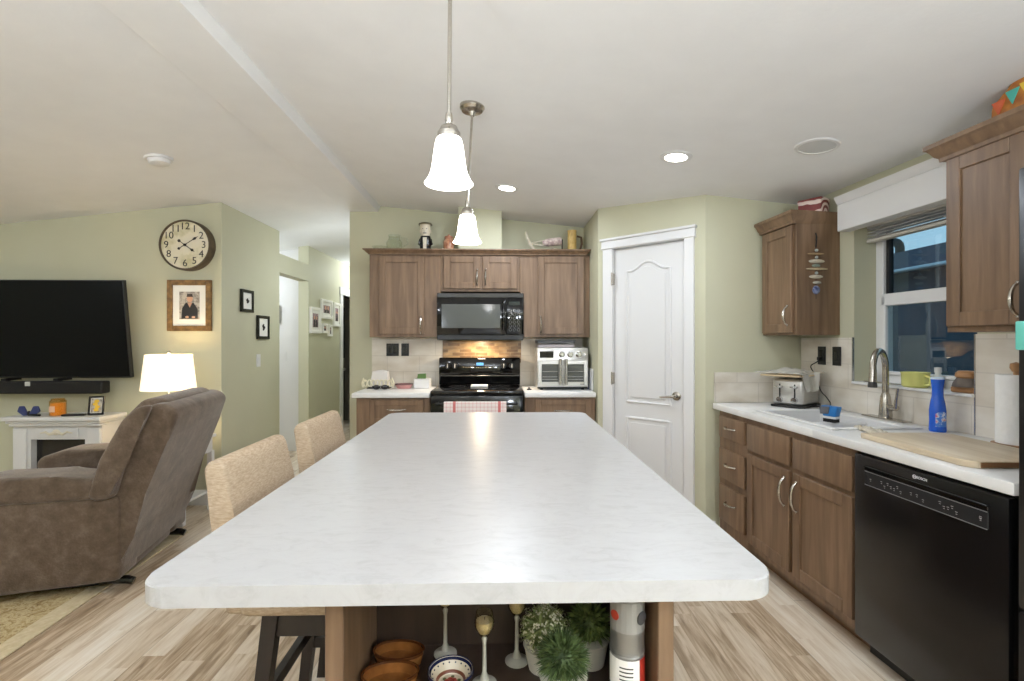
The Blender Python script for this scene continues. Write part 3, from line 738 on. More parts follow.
MB().prism([(-0.014, 0.02), (0.014, 0.02), (0.018, 0.125), (-0.018, 0.125)], 0.036, 0.045, 0.002, 1, M=FRONT).build('shirt_front', M('cream_glaze', (228, 218, 198), 0.25), fg)
for s_ in (-1, 1): MB().tube([(s_ * 0.044, 0, 0.115), (s_ * 0.056, -0.01, 0.07), (s_ * 0.03, -0.046, 0.05)], 0.012, 8).ball((s_ * 0.028, -0.048, 0.048), 0.012, 8).build('arm', M('black_glaze_sleeve', (24, 24, 26), 0.25), fg)
for s_ in (-1, 1): MB().ball((s_ * 0.026, -0.03, 0.012), (0.022, 0.03, 0.012), 10).build('shoe', M('white_glaze', (216, 208, 194), 0.25), fg)
hd_ = MB().lathe([(0, 0.125), (0.03, 0.13), (0.043, 0.16), (0.046, 0.20), (0.044, 0.235), (0.05, 0.243), (0, 0.243)], n=20)
hd_.ball((0, -0.048, 0.185), (0.009, 0.012, 0.012), 8).ball((-0.046, 0, 0.185), (0.008, 0.012, 0.016), 8).ball((0.046, 0, 0.185), (0.008, 0.012, 0.016), 8)
hd_ = hd_.build('head', M('cream_face', (226, 214, 192), 0.3), fg)
MB().ball((-0.017, -0.043, 0.203), 0.0045, 6).ball((0.017, -0.043, 0.203), 0.0045, 6).box(-0.014, 0.014, -0.049, -0.042, 0.16, 0.165).build('face_paint', ink_m, hd_)
MB().lathe([(0, 0.243), (0.062, 0.243), (0.062, 0.252), (0.045, 0.262), (0, 0.264)], n=24).build('hat', M('olive_glaze', (92, 84, 52), 0.3), fg)
bj = thing('copper_jar', 'small copper brown jar on cabinets behind the far pendant', 'jar', (-0.455, YB - 0.2, ZT))
MB().lathe([(0, 0), (0.042, 0), (0.05, 0.03), (0.05, 0.09), (0.036, 0.115), (0.036, 0.125), (0, 0.125)]).build('pot', NM('copper_glaze', [(0.4, (150, 92, 66)), (0.6, (196, 150, 120))], nscale=20, rough=0.3), bj)
MB().lathe([(0, 0.125), (0.04, 0.125), (0.036, 0.14), (0.01, 0.146), (0.01, 0.158), (0, 0.16)]).build('lid', M('copper_lid', (176, 120, 92), 0.3), bj)
df = thing('driftwood_bottle', 'driftwood branch with a wrapped pink bottle lying on cabinets', 'ornament', (0.40, YB - 0.2, ZT))
dw_m = NM('driftwood', [(0.3, (180, 168, 146)), (0.7, (222, 214, 196))], nscale=30, rough=0.8)
MB().tube([(-0.155, 0, 0.19), (-0.14, 0, 0.13), (-0.12, 0, 0.08), (-0.085, 0, 0.03), (-0.06, 0, 0.008)], [0.008, 0.012, 0.014, 0.013, 0.009], 8).build('branch', dw_m, df)
MB().tube([(-0.125, 0.0, 0.085), (-0.06, 0.0, 0.095), (0.0, 0.0, 0.11), (0.06, 0, 0.10)], 0.006, 8).tube([(-0.12, 0.0, 0.085), (-0.04, 0.01, 0.07), (0.05, 0, 0.06), (0.16, 0, 0.012)], 0.007, 8).build('twig', dw_m, df)
MB().lathe([(0, -0.09), (0.018, -0.088), (0.034, -0.05), (0.038, 0.03), (0.036, 0.08), (0, 0.085)], n=16, M=Matrix.Translation((0.085, -0.005, 0.095)) @ Matrix.Rotation(R(84), 4, 'Y')).build('bottle', NM('pink_weave', [(0.4, (176, 150, 146)), (0.6, (222, 206, 198))], nscale=30, rough=0.6), df)
MB().box(0.17, 0.18, -0.012, 0.012, 0.0, 0.12, 0.003).box(-0.02, 0.18, -0.012, 0.012, 0, 0.006, 0.002).build('stand', espresso_m, df)
yc = thing('yellow_pillar', 'tall yellow wooden mug shaped vase at the cabinet corner', 'vase', (0.665, YB - 0.2, ZT))
MB().lathe([(0, 0), (0.043, 0), (0.041, 0.01), (0.040, 0.185), (0.044, 0.20), (0.040, 0.20), (0.036, 0.185), (0, 0.185)]).build('body', NM('yellow_wood', [(0.35, (194, 158, 88)), (0.65, (222, 192, 122))], (1, 1, 1), 16, 4, 0.5), yc)
MB().tube([(0.046, 0, 0.15), (0.085, 0, 0.14), (0.09, 0, 0.08), (0.075, 0, 0.03), (0.046, 0, 0.02)], 0.010, 8).build('handle', M('dark_twig', (84, 60, 34), 0.6), yc)

# ------------------------------------------------------------------ sink wall
XE = 1.918
b1 = base_cab('narrow wood base cabinet of three drawers beside the pantry wall', O_R, RZ, 0.045, 0.398, 0.61,
              [('drawer', 0.075, 0.385, 0.70, 0.84, (0.23, 0.775, False, 0.115)), ('drawer', 0.075, 0.385, 0.43, 0.625, (0.23, 0.535, False, 0.115)), ('drawer', 0.075, 0.385, 0.15, 0.385, (0.23, 0.285, False, 0.115))])
b2 = base_cab('two door wood sink base cabinet next to the dishwasher', O_R, RZ, 0.40, 1.272, 0.61,
              [('drawer', 0.42, 0.825, 0.685, 0.84, None), ('drawer', 0.855, 1.262, 0.685, 0.84, None),
               ('door', 0.42, 0.825, 0.13, 0.66, (0.79, 0.545, True, 0.15)), ('door', 0.855, 1.262, 0.13, 0.66, (0.89, 0.545, True, 0.15))], True)
# worktop with the basin opening
SX0, SX1, SY0, SY1 = 0.42, 1.02, -0.535, -0.165
wt = thing('sink_worktop', 'long white worktop with the sink under the window', 'worktop', O_R, RZ)
k = MB().box(0.004, SX0, -0.64, -0.002, 0.874, 0.914, 0.005, 2).box(SX1, XE, -0.64, -0.002, 0.874, 0.914, 0.005, 2)
k.box(SX0 - 0.006, SX1 + 0.006, -0.64, SY0, 0.874, 0.914, 0.005, 2).box(SX0 - 0.006, SX1 + 0.006, SY1, -0.002, 0.874, 0.914, 0.005, 2)
k.build('top', quartz_m, wt)
sk = thing('kitchen_sink', 'white drop in sink below the window', 'sink', O_R, RZ)
rim = MB().box(SX0 - 0.03, SX1 + 0.03, SY0 - 0.028, SY0 + 0.006, 0.915, 0.923, 0.004, 2).box(SX0 - 0.03, SX1 + 0.03, SY1 - 0.006, SY1 + 0.07, 0.915, 0.923, 0.004, 2)
rim.box(SX0 - 0.03, SX0 + 0.006, SY0, SY1, 0.915, 0.923, 0.004, 2).box(SX1 - 0.006, SX1 + 0.03, SY0, SY1, 0.915, 0.923, 0.004, 2)
rim.build('rim', quartz_m, sk)
ba = MB().box(SX0 + 0.001, SX0 + 0.009, SY0, SY1, 0.72, 0.916).box(SX1 - 0.009, SX1 - 0.001, SY0, SY1, 0.72, 0.916).box(SX0 + 0.001, SX1 - 0.001, SY0 + 0.001, SY0 + 0.009, 0.72, 0.916).box(SX0 + 0.001, SX1 - 0.001, SY1 - 0.009, SY1 - 0.001, 0.72, 0.916)
ba.box(SX0 + 0.001, SX1 - 0.001, SY0, SY1, 0.712, 0.72).box(0.755, 0.795, SY0, SY1, 0.72, 0.905, 0.008)
ba.build('basin', white_m, sk)
ts = thing('backsplash', 'white tile backsplash along the sink wall and window', 'backsplash', O_R, RZ)
q = MB().box(0.012, WX0, -0.010, -0.001, 0.915, 1.36).box(WX0, WX1, -0.010, -0.001, 0.915, WZ0 - 0.001).box(WX1, XE, -0.010, -0.001, 0.915, 1.372)
q.build('tiles', tile_m, ts)
MB().box(WX0 - 0.004, WX0 + 0.002, -0.012, -0.0005, WZ0, 1.362).box(WX1 - 0.004, WX1 + 0.002, -0.012, -0.0005, 0.915, 1.372).build('edge_strip', knob_m, ts)
tag(MB().box(1.492, 2.098, 3.369, 3.379, 0.915, 1.122).build('side_splash', tile_m), 'cream tile splash on the short wall behind the toaster', 'backsplash')

# dishwasher
dw = thing('dishwasher', 'black front dishwasher under the worktop beside the fridge', 'dishwasher', O_R, RZ)
MB().box(1.278, 1.915, -0.60, -0.03, 0.10, 0.868).build('tub', blackp_m, dw)
MB().box(1.278, 1.915, -0.56, -0.03, 0.0, 0.095).build('toe_panel', blackp_m, dw)
dd = MB().box(1.282, 1.90, -0.635, -0.601, 0.085, 0.862, 0.006, 2).build('door', blackd_m, dw)
MB().box(1.342, 1.842, -0.6395, -0.634, 0.805, 0.817, 0.002).box(1.342, 1.842, -0.645, -0.634, 0.817, 0.823, 0.002).build('handle_ledge', black_m, dd)
pn = MB().box(1.342, 1.842, -0.6385, -0.634, 0.745, 0.80, 0.001).build('control_panel', M('panel_charcoal', (40, 40, 42), 0.25), dd)
pm = MB()
for i, x in enumerate([0.014 + q for q in (1.36, 1.415, 1.43, 1.445, 1.46, 1.475, 1.49, 1.505, 1.55, 1.575, 1.60, 1.665, 1.68, 1.695, 1.71, 1.725, 1.805, 1.805)]):
    z = 0.772 + 0.008 * math.sin(i * 2.4)
    pm.box(x - 0.004, x + 0.004, -0.6392, -0.6384, z, z + 0.002); pm.box(x - 0.002, x + 0.003, -0.6392, -0.6384, z - 0.007, z - 0.0052)
pm.build('button_marks', M('print_white', (150, 150, 150), 0.5), pn)
MB().box(1.344, 1.840, -0.6395, -0.638, 0.743, 0.7455).box(1.344, 1.840, -0.6395, -0.638, 0.7985, 0.801).build('panel_edge', M('edge_grey', (120, 120, 120), 0.3), pn)
lo_ = MB().text('BOSCH', 0.0135, front(1.605, -0.6355, 0.839))
lo_.lathe([(0.0075, 0), (0.0075, 0.0012), (0.006, 0.0012), (0.006, 0)], M=front(1.575, -0.635, 0.839), n=24)
lo_.box(1.5715, 1.5727, -0.6362, -0.635, 0.8345, 0.8435).box(1.5773, 1.5785, -0.6362, -0.635, 0.8345, 0.8435).box(1.5715, 1.5785, -0.6362, -0.635, 0.8384, 0.8396)
lo_.build('logo', M('logo_white', (215, 215, 215), 0.4), dd)

# fridge
fr_ = thing('refrigerator', 'tall black refrigerator at the right edge beside the dishwasher', 'refrigerator', O_R, RZ)
MB().box(1.945, 2.86, -0.60, -0.03, 0.02, 1.85, 0.006).build('cabinet', blackp_m, fr_)
for x0, x1 in ((1.933, 2.395), (2.405, 2.86)):
    d_ = MB().box(x0, x1, -0.645, -0.602, 0.55, 1.855, 0.008, 2).build('door', blackp_m, fr_)
    hx = x1 - 0.05 if x0 < 2 else x0 + 0.05
    MB().tube([(hx, -0.647, 0.75), (hx, -0.695, 0.78), (hx, -0.695, 1.5), (hx, -0.647, 1.53)], 0.012, 8).build('handle', blackp_m, d_)
MB().box(1.933, 2.86, -0.645, -0.602, 0.06, 0.54, 0.008, 2).build('freezer_drawer', blackp_m, fr_)
mg = MB().box(0, 0.06, -0.012, 0, 0, 0.085, 0.004, 2).build('fridge_magnet', M('turquoise', (110, 205, 190), 0.5), loc=RL(1.937, -0.6465, 1.315), rz=RZ)
tag(mg, 'turquoise rounded magnet clip on the refrigerator door', 'magnet')

# wall cabinets on the sink wall
DU = 0.285
c1 = wall_cab('small wood wall cabinet hung in the corner by the window', O_R, RZ, 0.012, 0.372, 1.377, 2.10, DU, [(0.035, 0.352, 1.392, 2.062, (0.318, 1.50, True, 0.12))])
crown_thing('short wood crown moulding on the corner cabinet by the window', O_R, RZ, 0.016, 0.372, 2.142, DU + 0.022, 0, 1)
c2 = wall_cab('wood wall cabinet beside the refrigerator over the paper towels', O_R, RZ, 1.375, 1.918, 1.377, 2.10, DU + 0.02, [(1.39, 1.69, 1.40, 2.085, (1.665, 1.49, True, 0.12)), (1.705, 1.906, 1.40, 2.085, None)])
crown_thing('wood crown moulding on the cabinet beside the refrigerator', O_R, RZ, 1.375, 1.918, 2.158, DU + 0.042, 1, 0)

# seashell mobile on the corner cabinet's side (faces the camera, +x of the frame)
sm = thing('driftwood_mobile', 'hanging mobile of driftwood and pale stones on cabinet side', 'wall hanging', RL(0.374, -0.165, 1.90), RZ)
MB().tube([(0.006, 0, 0.10), (0.008, 0, -0.30)], 0.0015, 6).tube([(0.006, 0, 0.02), (0.006, 0.006, 0.08), (0.004, 0, 0.11)], 0.004, 6).build('cord', blackmat_m, sm)
for z, w_, h_, c_ in ((-0.022, 0.056, 0.007, (190, 160, 120)), (-0.068, 0.052, 0.013, (214, 204, 184)), (-0.095, 0.028, 0.010, (150, 160, 146)), (-0.115, 0.072, 0.008, (206, 186, 152)), (-0.163, 0.046, 0.012, (216, 206, 188)), (-0.20, 0.028, 0.009, (200, 196, 180))):
    MB().ball((0.012, 0.004 * math.sin(z * 90), z), (0.009, w_, h_), 14, M=Matrix.Rotation(0.12 * math.sin(z * 131), 4, 'X') if False else None).build('driftwood_piece', NM('drift_' + str(int(-z * 1000)), [(0.3, tuple(int(k * 0.85) for k in c_)), (0.7, c_)], nscale=40, rough=0.8), sm)
for z in (0.0, -0.044, -0.14): MB().ball((0.012, 0, z), 0.010, 10).build('bead', M('bead_%d' % int(-z * 1000), (170, 178, 176), 0.3), sm)
MB().ball((0.012, -0.002, -0.245), (0.010, 0.024, 0.027), 14).build('blue_shell', NM('blue_shell', [(0.4, (66, 76, 120)), (0.65, (140, 150, 180))], nscale=60, rough=0.35), sm)

# things on cabinet tops
rb = thing('striped_box', 'red and white striped box on top of the corner cabinet', 'box', RL(0.295, -0.12, 2.1435), RZ + R(30))
st_m = M('red_white_stripes', (200, 190, 180), 0.5)
nt, b_s, L_ = nodes(st_m)
wv = nt.nodes.new('ShaderNodeTexWave'); wv.inputs['Scale'].default_value = 9.0; wv.inputs['Distortion'].default_value = 3.0; wv.wave_type = 'RINGS'
L_(coords(nt, L_, (1, 1, 1)), wv.inputs['Vector'])
r_ = ramp(nt, [(0.45, (122, 48, 44)), (0.55, (226, 206, 196))]); L_(wv.outputs['Fac'], r_.inputs[0]); L_(r_.outputs[0], b_s.inputs['Base Color'])
MB().box(-0.07, 0.07, -0.055, 0.055, 0, 0.085, 0.006, 2).build('carton', st_m, rb)
MB().box(-0.073, 0.073, -0.058, 0.058, 0.07, 0.094, 0.006, 2).build('lid', st_m, rb)
cv = thing('painted_birdhouse', 'painted toy caravan with bunting on the cabinet by the refrigerator', 'ornament', RL(1.665, -0.20, 2.1595), RZ)
cv.scale = (0.82, 0.82, 0.82)
MB().prism([(-0.20, 0.02), (0.19, 0.02), (0.21, 0.09), (0.16, 0.155), (0.03, 0.19), (-0.10, 0.18), (-0.19, 0.11)], -0.07, 0.07, 0.01, 2, M=FRONT).build('body', NM('orange_lacquer', [(0.35, (156, 84, 34)), (0.65, (206, 136, 52))], nscale=14, rough=0.4), cv)
MB().prism([(-0.13, 0.168), (0.03, 0.192), (0.15, 0.16), (0.13, 0.185), (0.02, 0.205), (-0.11, 0.19)], -0.06, 0.06, 0.004, 1, M=FRONT).build('roof', M('olive_roof', (128, 120, 66), 0.5), cv)
for i, (x, z, cc) in enumerate(((-0.155, 0.10, (200, 96, 60)), (-0.095, 0.125, (76, 176, 160)), (-0.035, 0.135, (226, 196, 72)), (0.09, 0.135, (196, 60, 48)))):
    MB().prism([(x - 0.03, z + 0.02), (x + 0.03, z + 0.02), (x, z - 0.045)], 0.0705, 0.075, M=FRONT).build('bunting_flag', M('flag_%d' % i, cc, 0.6), cv)
wn = MB().lathe([(0, 0), (0.042, 0), (0.042, 0.008), (0, 0.008)], M=front(0.032, -0.070, 0.095), n=20).build('round_window', M('red_ring', (168, 40, 34), 0.4), cv)
MB().lathe([(0, 0.008), (0.026, 0.008), (0.026, 0.010), (0, 0.010)], M=front(0.032, -0.070, 0.095), n=20).build('window_pane', ink_m, wn)
MB().box(-0.20, 0.19, -0.0745, -0.069, 0.03, 0.05, 0.001).build('floral_band', NM('floral', [(0.45, (90, 100, 50)), (0.55, (226, 206, 150))], nscale=90, rough=0.6), cv)
for x in (-0.12, 0.12):
    for y in (-0.055, 0.055): MB().lathe([(0, -0.008), (0.022, -0.008), (0.022, 0.008), (0, 0.008)], M=front(x, y, 0.0222), n=16).build('wheel', ink_m, cv)

# toaster with a bag on top
tz = thing('toaster', 'silver four slice toaster in the worktop corner', 'toaster', RL(0.20, -0.17, 0.915), RZ + R(34))
MB().box(-0.10, 0.10, -0.145, 0.125, 0.0, 0.016, 0.006, 2).build('base', blackp_m, tz)
MB().box(-0.095, 0.095, -0.135, 0.12, 0.016, 0.182, 0.022, 4).build('shell', steel_m, tz)
for x in (-0.045, 0.045):
    MB().box(x - 0.02, x + 0.02, -0.10, 0.09, 0.1815, 0.1835, 0.0008).build('slot', blackmat_m, tz)
    MB().box(x - 0.004, x + 0.004, -0.138, -0.134, 0.055, 0.15, 0.001).build('lever_track', blackmat_m, tz)
    MB().box(x - 0.022, x + 0.022, -0.16, -0.137, 0.125, 0.14, 0.004, 2).build('lever', chrome_m, tz)
    MB().lathe([(0, 0), (0.02, 0), (0.017, 0.018), (0, 0.018)], M=front(x, -0.135, 0.05), n=16).build('dial', chrome_m, tz)
cd = [RL(0.225, -0.016, 1.225), RL(0.22, -0.05, 1.20), RL(0.19, -0.065, 1.17), RL(0.20, -0.03, 1.10), RL(0.235, -0.03, 1.02), RL(0.29, -0.03, 0.98), RL(0.34, -0.04, 0.945), RL(0.335, -0.06, 0.922), RL(0.26, -0.075, 0.920), RL(0.19, -0.055, 0.924)]
def smooth(pts, n=6):
    P = [Vector(p) for p in pts]; out = []
    for i in range(len(P) - 1):
        a, b, c_, d_ = P[max(i - 1, 0)], P[i], P[i + 1], P[min(i + 2, len(P) - 1)]
        for k in range(n):
            t = k / n
            out.append(0.5 * ((2 * b) + (-a + c_) * t + (2 * a - 5 * b + 4 * c_ - d_) * t * t + (-a + 3 * b - 3 * c_ + d_) * t ** 3))
    out.append(P[-1]); return out
inv = (Matrix.Translation(tz.location) @ Matrix.Rotation(tz.rotation_euler.z, 4, 'Z')).inverted()
pc = MB().tube([inv @ p for p in smooth(cd)], 0.0032, 6)
pc.box(-0.012, 0.012, -0.012, 0.012, -0.012, 0.012, 0.003, M=inv @ Matrix.Translation(RL(0.225, -0.03, 1.225))).build('power_cord', blackp_m, tz)
bgt = thing('bread_bag', 'crumpled clear bag with bread board lying on the toaster', 'bag', RL(0.20, -0.20, 1.1145), RZ + R(34))
bgt.scale = (0.92, 0.92, 1)
bd = MB().box(-0.13, 0.13, -0.20, 0.13, 0.0, 0.010, 0.004, 2).build('board', M('pale_board', (206, 184, 148), 0.6), bgt)
bag = MB(); gx, gy = 14, 12
for j in range(gy + 1):
    for i in range(gx + 1):
        x, y = -0.17 + 0.335 * i / gx, -0.20 + 0.33 * j / gy
        z = 0.022 + 0.03 * math.exp(-((x + 0.01) ** 2 + (y + 0.03) ** 2) / 0.008) + 0.008 * math.sin(i * 1.7 + j * 0.8) * math.sin(j * 1.3)
        over = max(0, x - 0.085)
        z = max(z - (over * 2.4 if x > 0.131 and j > 2 and j < 9 else 0), -0.09)
        bag.v.append(Vector((x, y, z)))
for j in range(gy):
    for i in range(gx):
        a = j * (gx + 1) + i; bag.f.append([a, a + 1, a + gx + 2, a + gx + 1])
pm_ = bpy.data.materials.new('clear_film'); pm_.use_nodes = True
nt = pm_.node_tree; pb = nt.nodes['Principled BSDF']; pb.inputs['Base Color'].default_value = (*lin((230, 226, 216)), 1); pb.inputs['Roughness'].default_value = 0.25; pb.inputs['Alpha'].default_value = 0.55
bo = bag.build('plastic_film', pm_, bgt, ang=60)
md = bo.modifiers.new('thick', 'SOLIDIFY'); md.thickness = 0.001

# faucet
fa = thing('kitchen_faucet', 'brushed nickel gooseneck faucet behind the sink', 'faucet', RL(0.80, -0.075, 0.9235), RZ)
MB().box(-0.135, 0.135, -0.028, 0.028, 0, 0.007, 0.003, 2).build('deck_plate', nickel_m, fa)
MB().lathe([(0, 0.006), (0.03, 0.006), (0.031, 0.02), (0.027, 0.08), (0.023, 0.12), (0.0165, 0.14), (0, 0.14)]).build('body', nickel_m, fa)
goose = [(0, 0, 0.12), (0, 0, 0.27)] + [(0.012 * (1 - math.cos(t)) / 2, -0.085 + 0.085 * math.cos(t), 0.27 + 0.095 * math.sin(t)) for t in [PI * 0.95 * i / 12 for i in range(1, 13)]]
goose += [(0.014, -0.173, 0.26), (0.016, -0.182, 0.205)]
GM = Matrix.Rotation(R(27), 4, 'Z')
MB().tube([GM @ Vector(p) for p in goose], [0.0155] * (len(goose) - 2) + [0.0165, 0.0185], 14).build('spout', nickel_m, fa)
MB().lathe([(0.0185, 0), (0.021, -0.02), (0.02, -0.028), (0, -0.028)], M=GM @ Matrix.Translation((0.016, -0.182, 0.207))).build('spray_head', M('spray_grey', (70, 68, 66), 0.4), fa)
MB().tube([(0.02, 0, 0.065), (0.075, -0.006, 0.068)], [0.015, 0.016], 12).tube([(0.068, -0.006, 0.066), (0.074, -0.006, 0.11), (0.082, -0.004, 0.17)], [0.010, 0.007, 0.006], 8).build('lever_handle', nickel_m, fa)
sd = thing('drain_basket', 'flat nickel drying strip lying on the window sill', 'strip', RL(0.63, 0.04, WZ0 + 0.0145), RZ)
MB().box(-0.10, 0.12, -0.02, 0.02, 0, 0.007, 0.003, 2).build('bar', nickel_m, sd)

# sponge caddy, scrubber, board, bottle, towels, sill things
sp_ = thing('scrub_brush', 'blue and grey dish scrubber standing on the sink rim', 'scrubber', RL(0.93, -0.40, 0.924), RZ + R(20))
MB().prism([(-0.032, 0.03), (0.032, 0.03), (0.045, 0.085), (-0.045, 0.085)], -0.022, 0.022, 0.005, 2, M=FRONT).build('grip', M('dish_blue', (40, 120, 190), 0.45), sp_)
MB().prism([(-0.046, 0.04), (0.0, 0.045), (0.006, 0.085), (-0.05, 0.08)], 0.02, 0.026, 0.002, 1, M=FRONT).build('grey_patch', M('scrub_grey', (96, 96, 100), 0.7), sp_)
MB().box(-0.034, 0.034, -0.022, 0.022, 0.018, 0.032, 0.003).build('white_layer', white_m, sp_)
br = MB()
for i in range(7):
    for j in range(4): br.box(-0.032 + 0.0095 * i, -0.026 + 0.0095 * i, -0.02 + 0.011 * j, -0.013 + 0.011 * j, 0, 0.019)
br.build('bristles', blackmat_m, sp_)
sp_.location = RL(0.775, -0.36, 0.9065)
sc2 = thing('dish_cloth', 'wrung beige dish cloth lying on the sink edge', 'cloth', RL(1.06, -0.49, 0.9245), RZ + R(-10))
cl = MB()
for k in range(4):
    cl.tube([(-0.085 + 0.17 * i / 9, -0.02 + 0.014 * k + 0.006 * math.sin(i * 1.3 + k * 2), 0.008 + 0.004 * math.sin(i * 1.9 + k)) for i in range(10)], 0.0085, 8)
cl.build('folds', NM('cloth_beige', [(0.35, (176, 166, 146)), (0.65, (214, 206, 190))], nscale=60, rough=0.95, bump=0.6, bscale=150), sc2)
sc2.location = RL(1.105, -0.415, 0.915)
cb = thing('cutting_board', 'large pale wooden cutting board on the sink worktop', 'cutting board', RL(1.51, -0.40, 0.915), RZ + R(-4))
MB().prism([(-0.26, -0.19), (0.225, -0.19), (0.26, -0.165), (0.26, 0.16), (0.23, 0.185), (-0.23, 0.185), (-0.26, 0.16)], 0, 0.024, 0.004, 2).build('slab', wood('board_maple', (198, 178, 148), (212, 194, 166), (222, 207, 183), (1.2, 16, 16)), cb)
MB().box(0.2555, 0.263, -0.155, 0.15, 0.003, 0.021, 0.001).build('end_grain', wood('board_end', (112, 76, 44), (134, 94, 56), (152, 112, 70), (1, 1, 6)), cb)
bt = thing('spray_bottle', 'blue dish soap bottle with a white top at the sink', 'bottle', RL(1.11, -0.085, 0.9145), RZ)
blue_m = M('blue_plastic', (22, 92, 205), 0.10, spec=0.6)
MB().lathe([(0, 0), (0.031, 0), (0.033, 0.006), (0.0315, 0.05), (0.032, 0.10), (0.028, 0.135), (0.022, 0.165), (0.0215, 0.20), (0.026, 0.242), (0.028, 0.246), (0, 0.246)]).build('body', blue_m, bt)
MB().lathe([(0, 0.246), (0.028, 0.246), (0.026, 0.255), (0, 0.257)]).build('cap', M('cap_pale', (206, 222, 240), 0.3), bt)
lb = MB()
for i in range(9):
    a0, a1 = -1.5 + 0.16 * i, -1.5 + 0.16 * (i + 1)
    lb.quad([(0.0334 * math.cos(a), 0.0334 * math.sin(a), z) for a, z in ((a0 + 0.5, 0.025), (a1 + 0.5, 0.025), (a1 + 0.5, 0.085 + 0.012 * math.sin((i + 1) * 0.35)), (a0 + 0.5, 0.085 + 0.012 * math.sin(i * 0.35)))])
lb.build('label', NM('bottle_label', [(0.45, (60, 120, 206)), (0.52, (216, 222, 230)), (0.62, (206, 90, 110))], nscale=45, rough=0.4), bt)
mu = thing('yellow_mug', 'lime yellow wide soup mug on the window sill', 'mug', RL(0.868, 0.03, WZ0 + 0.0145), RZ)
ye = M('lime_glaze', (218, 217, 132), 0.2)
MB().lathe([(0, 0), (0.05, 0), (0.058, 0.008), (0.060, 0.07), (0.064, 0.078), (0.060, 0.078), (0.055, 0.07), (0.053, 0.012), (0, 0.010)], n=32).build('cup', ye, mu)
MB().tube([(0.057, 0, 0.06), (0.085, 0, 0.058), (0.09, 0, 0.035), (0.08, 0, 0.018), (0.057, 0, 0.016)], 0.0065, 10).build('handle', ye, mu)
sb_ = thing('small_bottle', 'small clear bottle with white cap on the sill behind the blue bottle', 'bottle', RL(0.925, 0.10, WZ0 + 0.0145), RZ)
MB().lathe([(0, 0), (0.021, 0), (0.021, 0.06), (0.013, 0.072), (0.013, 0.08), (0, 0.08)]).build('body', M('clear_plastic', (214, 216, 214), 0.2), sb_)
MB().lathe([(0, 0.08), (0.0155, 0.08), (0.0155, 0.105), (0, 0.107)], n=16).build('cap', white_m, sb_)
bh = thing('wooden_brush', 'pair shaped wooden scrub brush on the sill end', 'brush', RL(1.145, 0.03, WZ0 + 0.0145), RZ + R(10))
bh.scale = (1.15, 1.15, 1.15)
tan = wood('brush_wood', (150, 106, 66), (172, 126, 82), (190, 148, 104), (1, 1, 8))
MB().box(-0.045, 0.045, -0.03, 0.03, 0.0, 0.024, 0.006, 2).build('block', tan, bh)
MB().lathe([(0.05, 0.024), (0.046, 0.04), (0.034, 0.06), (0, 0.06)], n=24).build('bristles', M('bristle_grey', (110, 100, 92), 0.9), bh)
MB().lathe([(0, 0.06), (0.036, 0.06), (0.040, 0.066), (0.038, 0.08), (0.03, 0.088), (0, 0.09)], n=24).build('knob_head', tan, bh)
pt_ = thing('paper_towel', 'white paper towel roll on a wooden holder by the refrigerator', 'paper towels', RL(1.455, -0.09, 0.915), RZ)
MB().lathe([(0, 0), (0.075, 0), (0.075, 0.012), (0, 0.014)]).build('holder_base', tan, pt_)
MB().lathe([(0.02, 0.0145), (0.062, 0.0145), (0.062, 0.29), (0.02, 0.29), (0.02, 0.0145)], n=36).build('roll', NM('towel_paper', [(0.3, (236, 235, 232)), (0.7, (242, 241, 239))], nscale=50, rough=0.95, bump=0.3, bscale=120), pt_)
MB().tube([(0, 0, 0.012), (0, 0, 0.305)], 0.009, 10).lathe([(0, 0.30), (0.012, 0.302), (0.02, 0.318), (0.018, 0.335), (0, 0.342)], n=18).build('holder_post', tan, pt_)

# ------------------------------------------------------------------ island
IX0, IX1, IY0, IY1 = -0.642, 0.508, 0.872, 2.94
def rounded(x0, x1, y0, y1, r, n=7):
    pts = []
    for cx, cy, a0 in ((x1 - r, y1 - r, 0), (x0 + r, y1 - r, 90), (x0 + r, y0 + r, 180), (x1 - r, y0 + r, 270)):
        for i in range(n + 1):
            a = R(a0 + 90 * i / n); pts.append((cx + r * math.cos(a), cy + r * math.sin(a)))
    return pts
it = MB().prism(rounded(IX0, IX1, IY0, IY1, 0.055), 0.876, 0.914, 0.0025, 1).build('island_worktop', top_m)
tag(it, 'large white marbled island worktop with rounded corners', 'worktop')
isl = thing('island_cabinet', 'wood island base with an open end shelf under white top', 'cabinet', (0, 0, 0))
BX0, BX1, BY0, BY1 = -0.342, 0.350, 0.975, 2.80
MB().box(BX0, BX0 + 0.036, BY0, 1.26, 0, 0.874, 0.002).build('side_panel', cab_m, isl)
MB().box(BX1 - 0.032, BX1, BY0, 1.26, 0, 0.874, 0.002).build('side_panel', cab_m, isl)
MB().box(BX0, BX1, 1.26, BY1, 0.0, 0.874, 0.002).build('carcass', cab_m, isl)
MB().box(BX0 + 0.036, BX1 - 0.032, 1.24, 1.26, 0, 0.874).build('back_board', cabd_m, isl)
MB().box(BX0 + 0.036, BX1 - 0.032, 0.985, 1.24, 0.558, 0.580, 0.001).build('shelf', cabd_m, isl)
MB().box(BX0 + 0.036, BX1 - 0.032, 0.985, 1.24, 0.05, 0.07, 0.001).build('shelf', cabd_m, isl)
MB().box(BX0 + 0.036, BX1 - 0.032, 0.985, 1.24, 0.866, 0.874).build('top_board', cabd_m, isl)

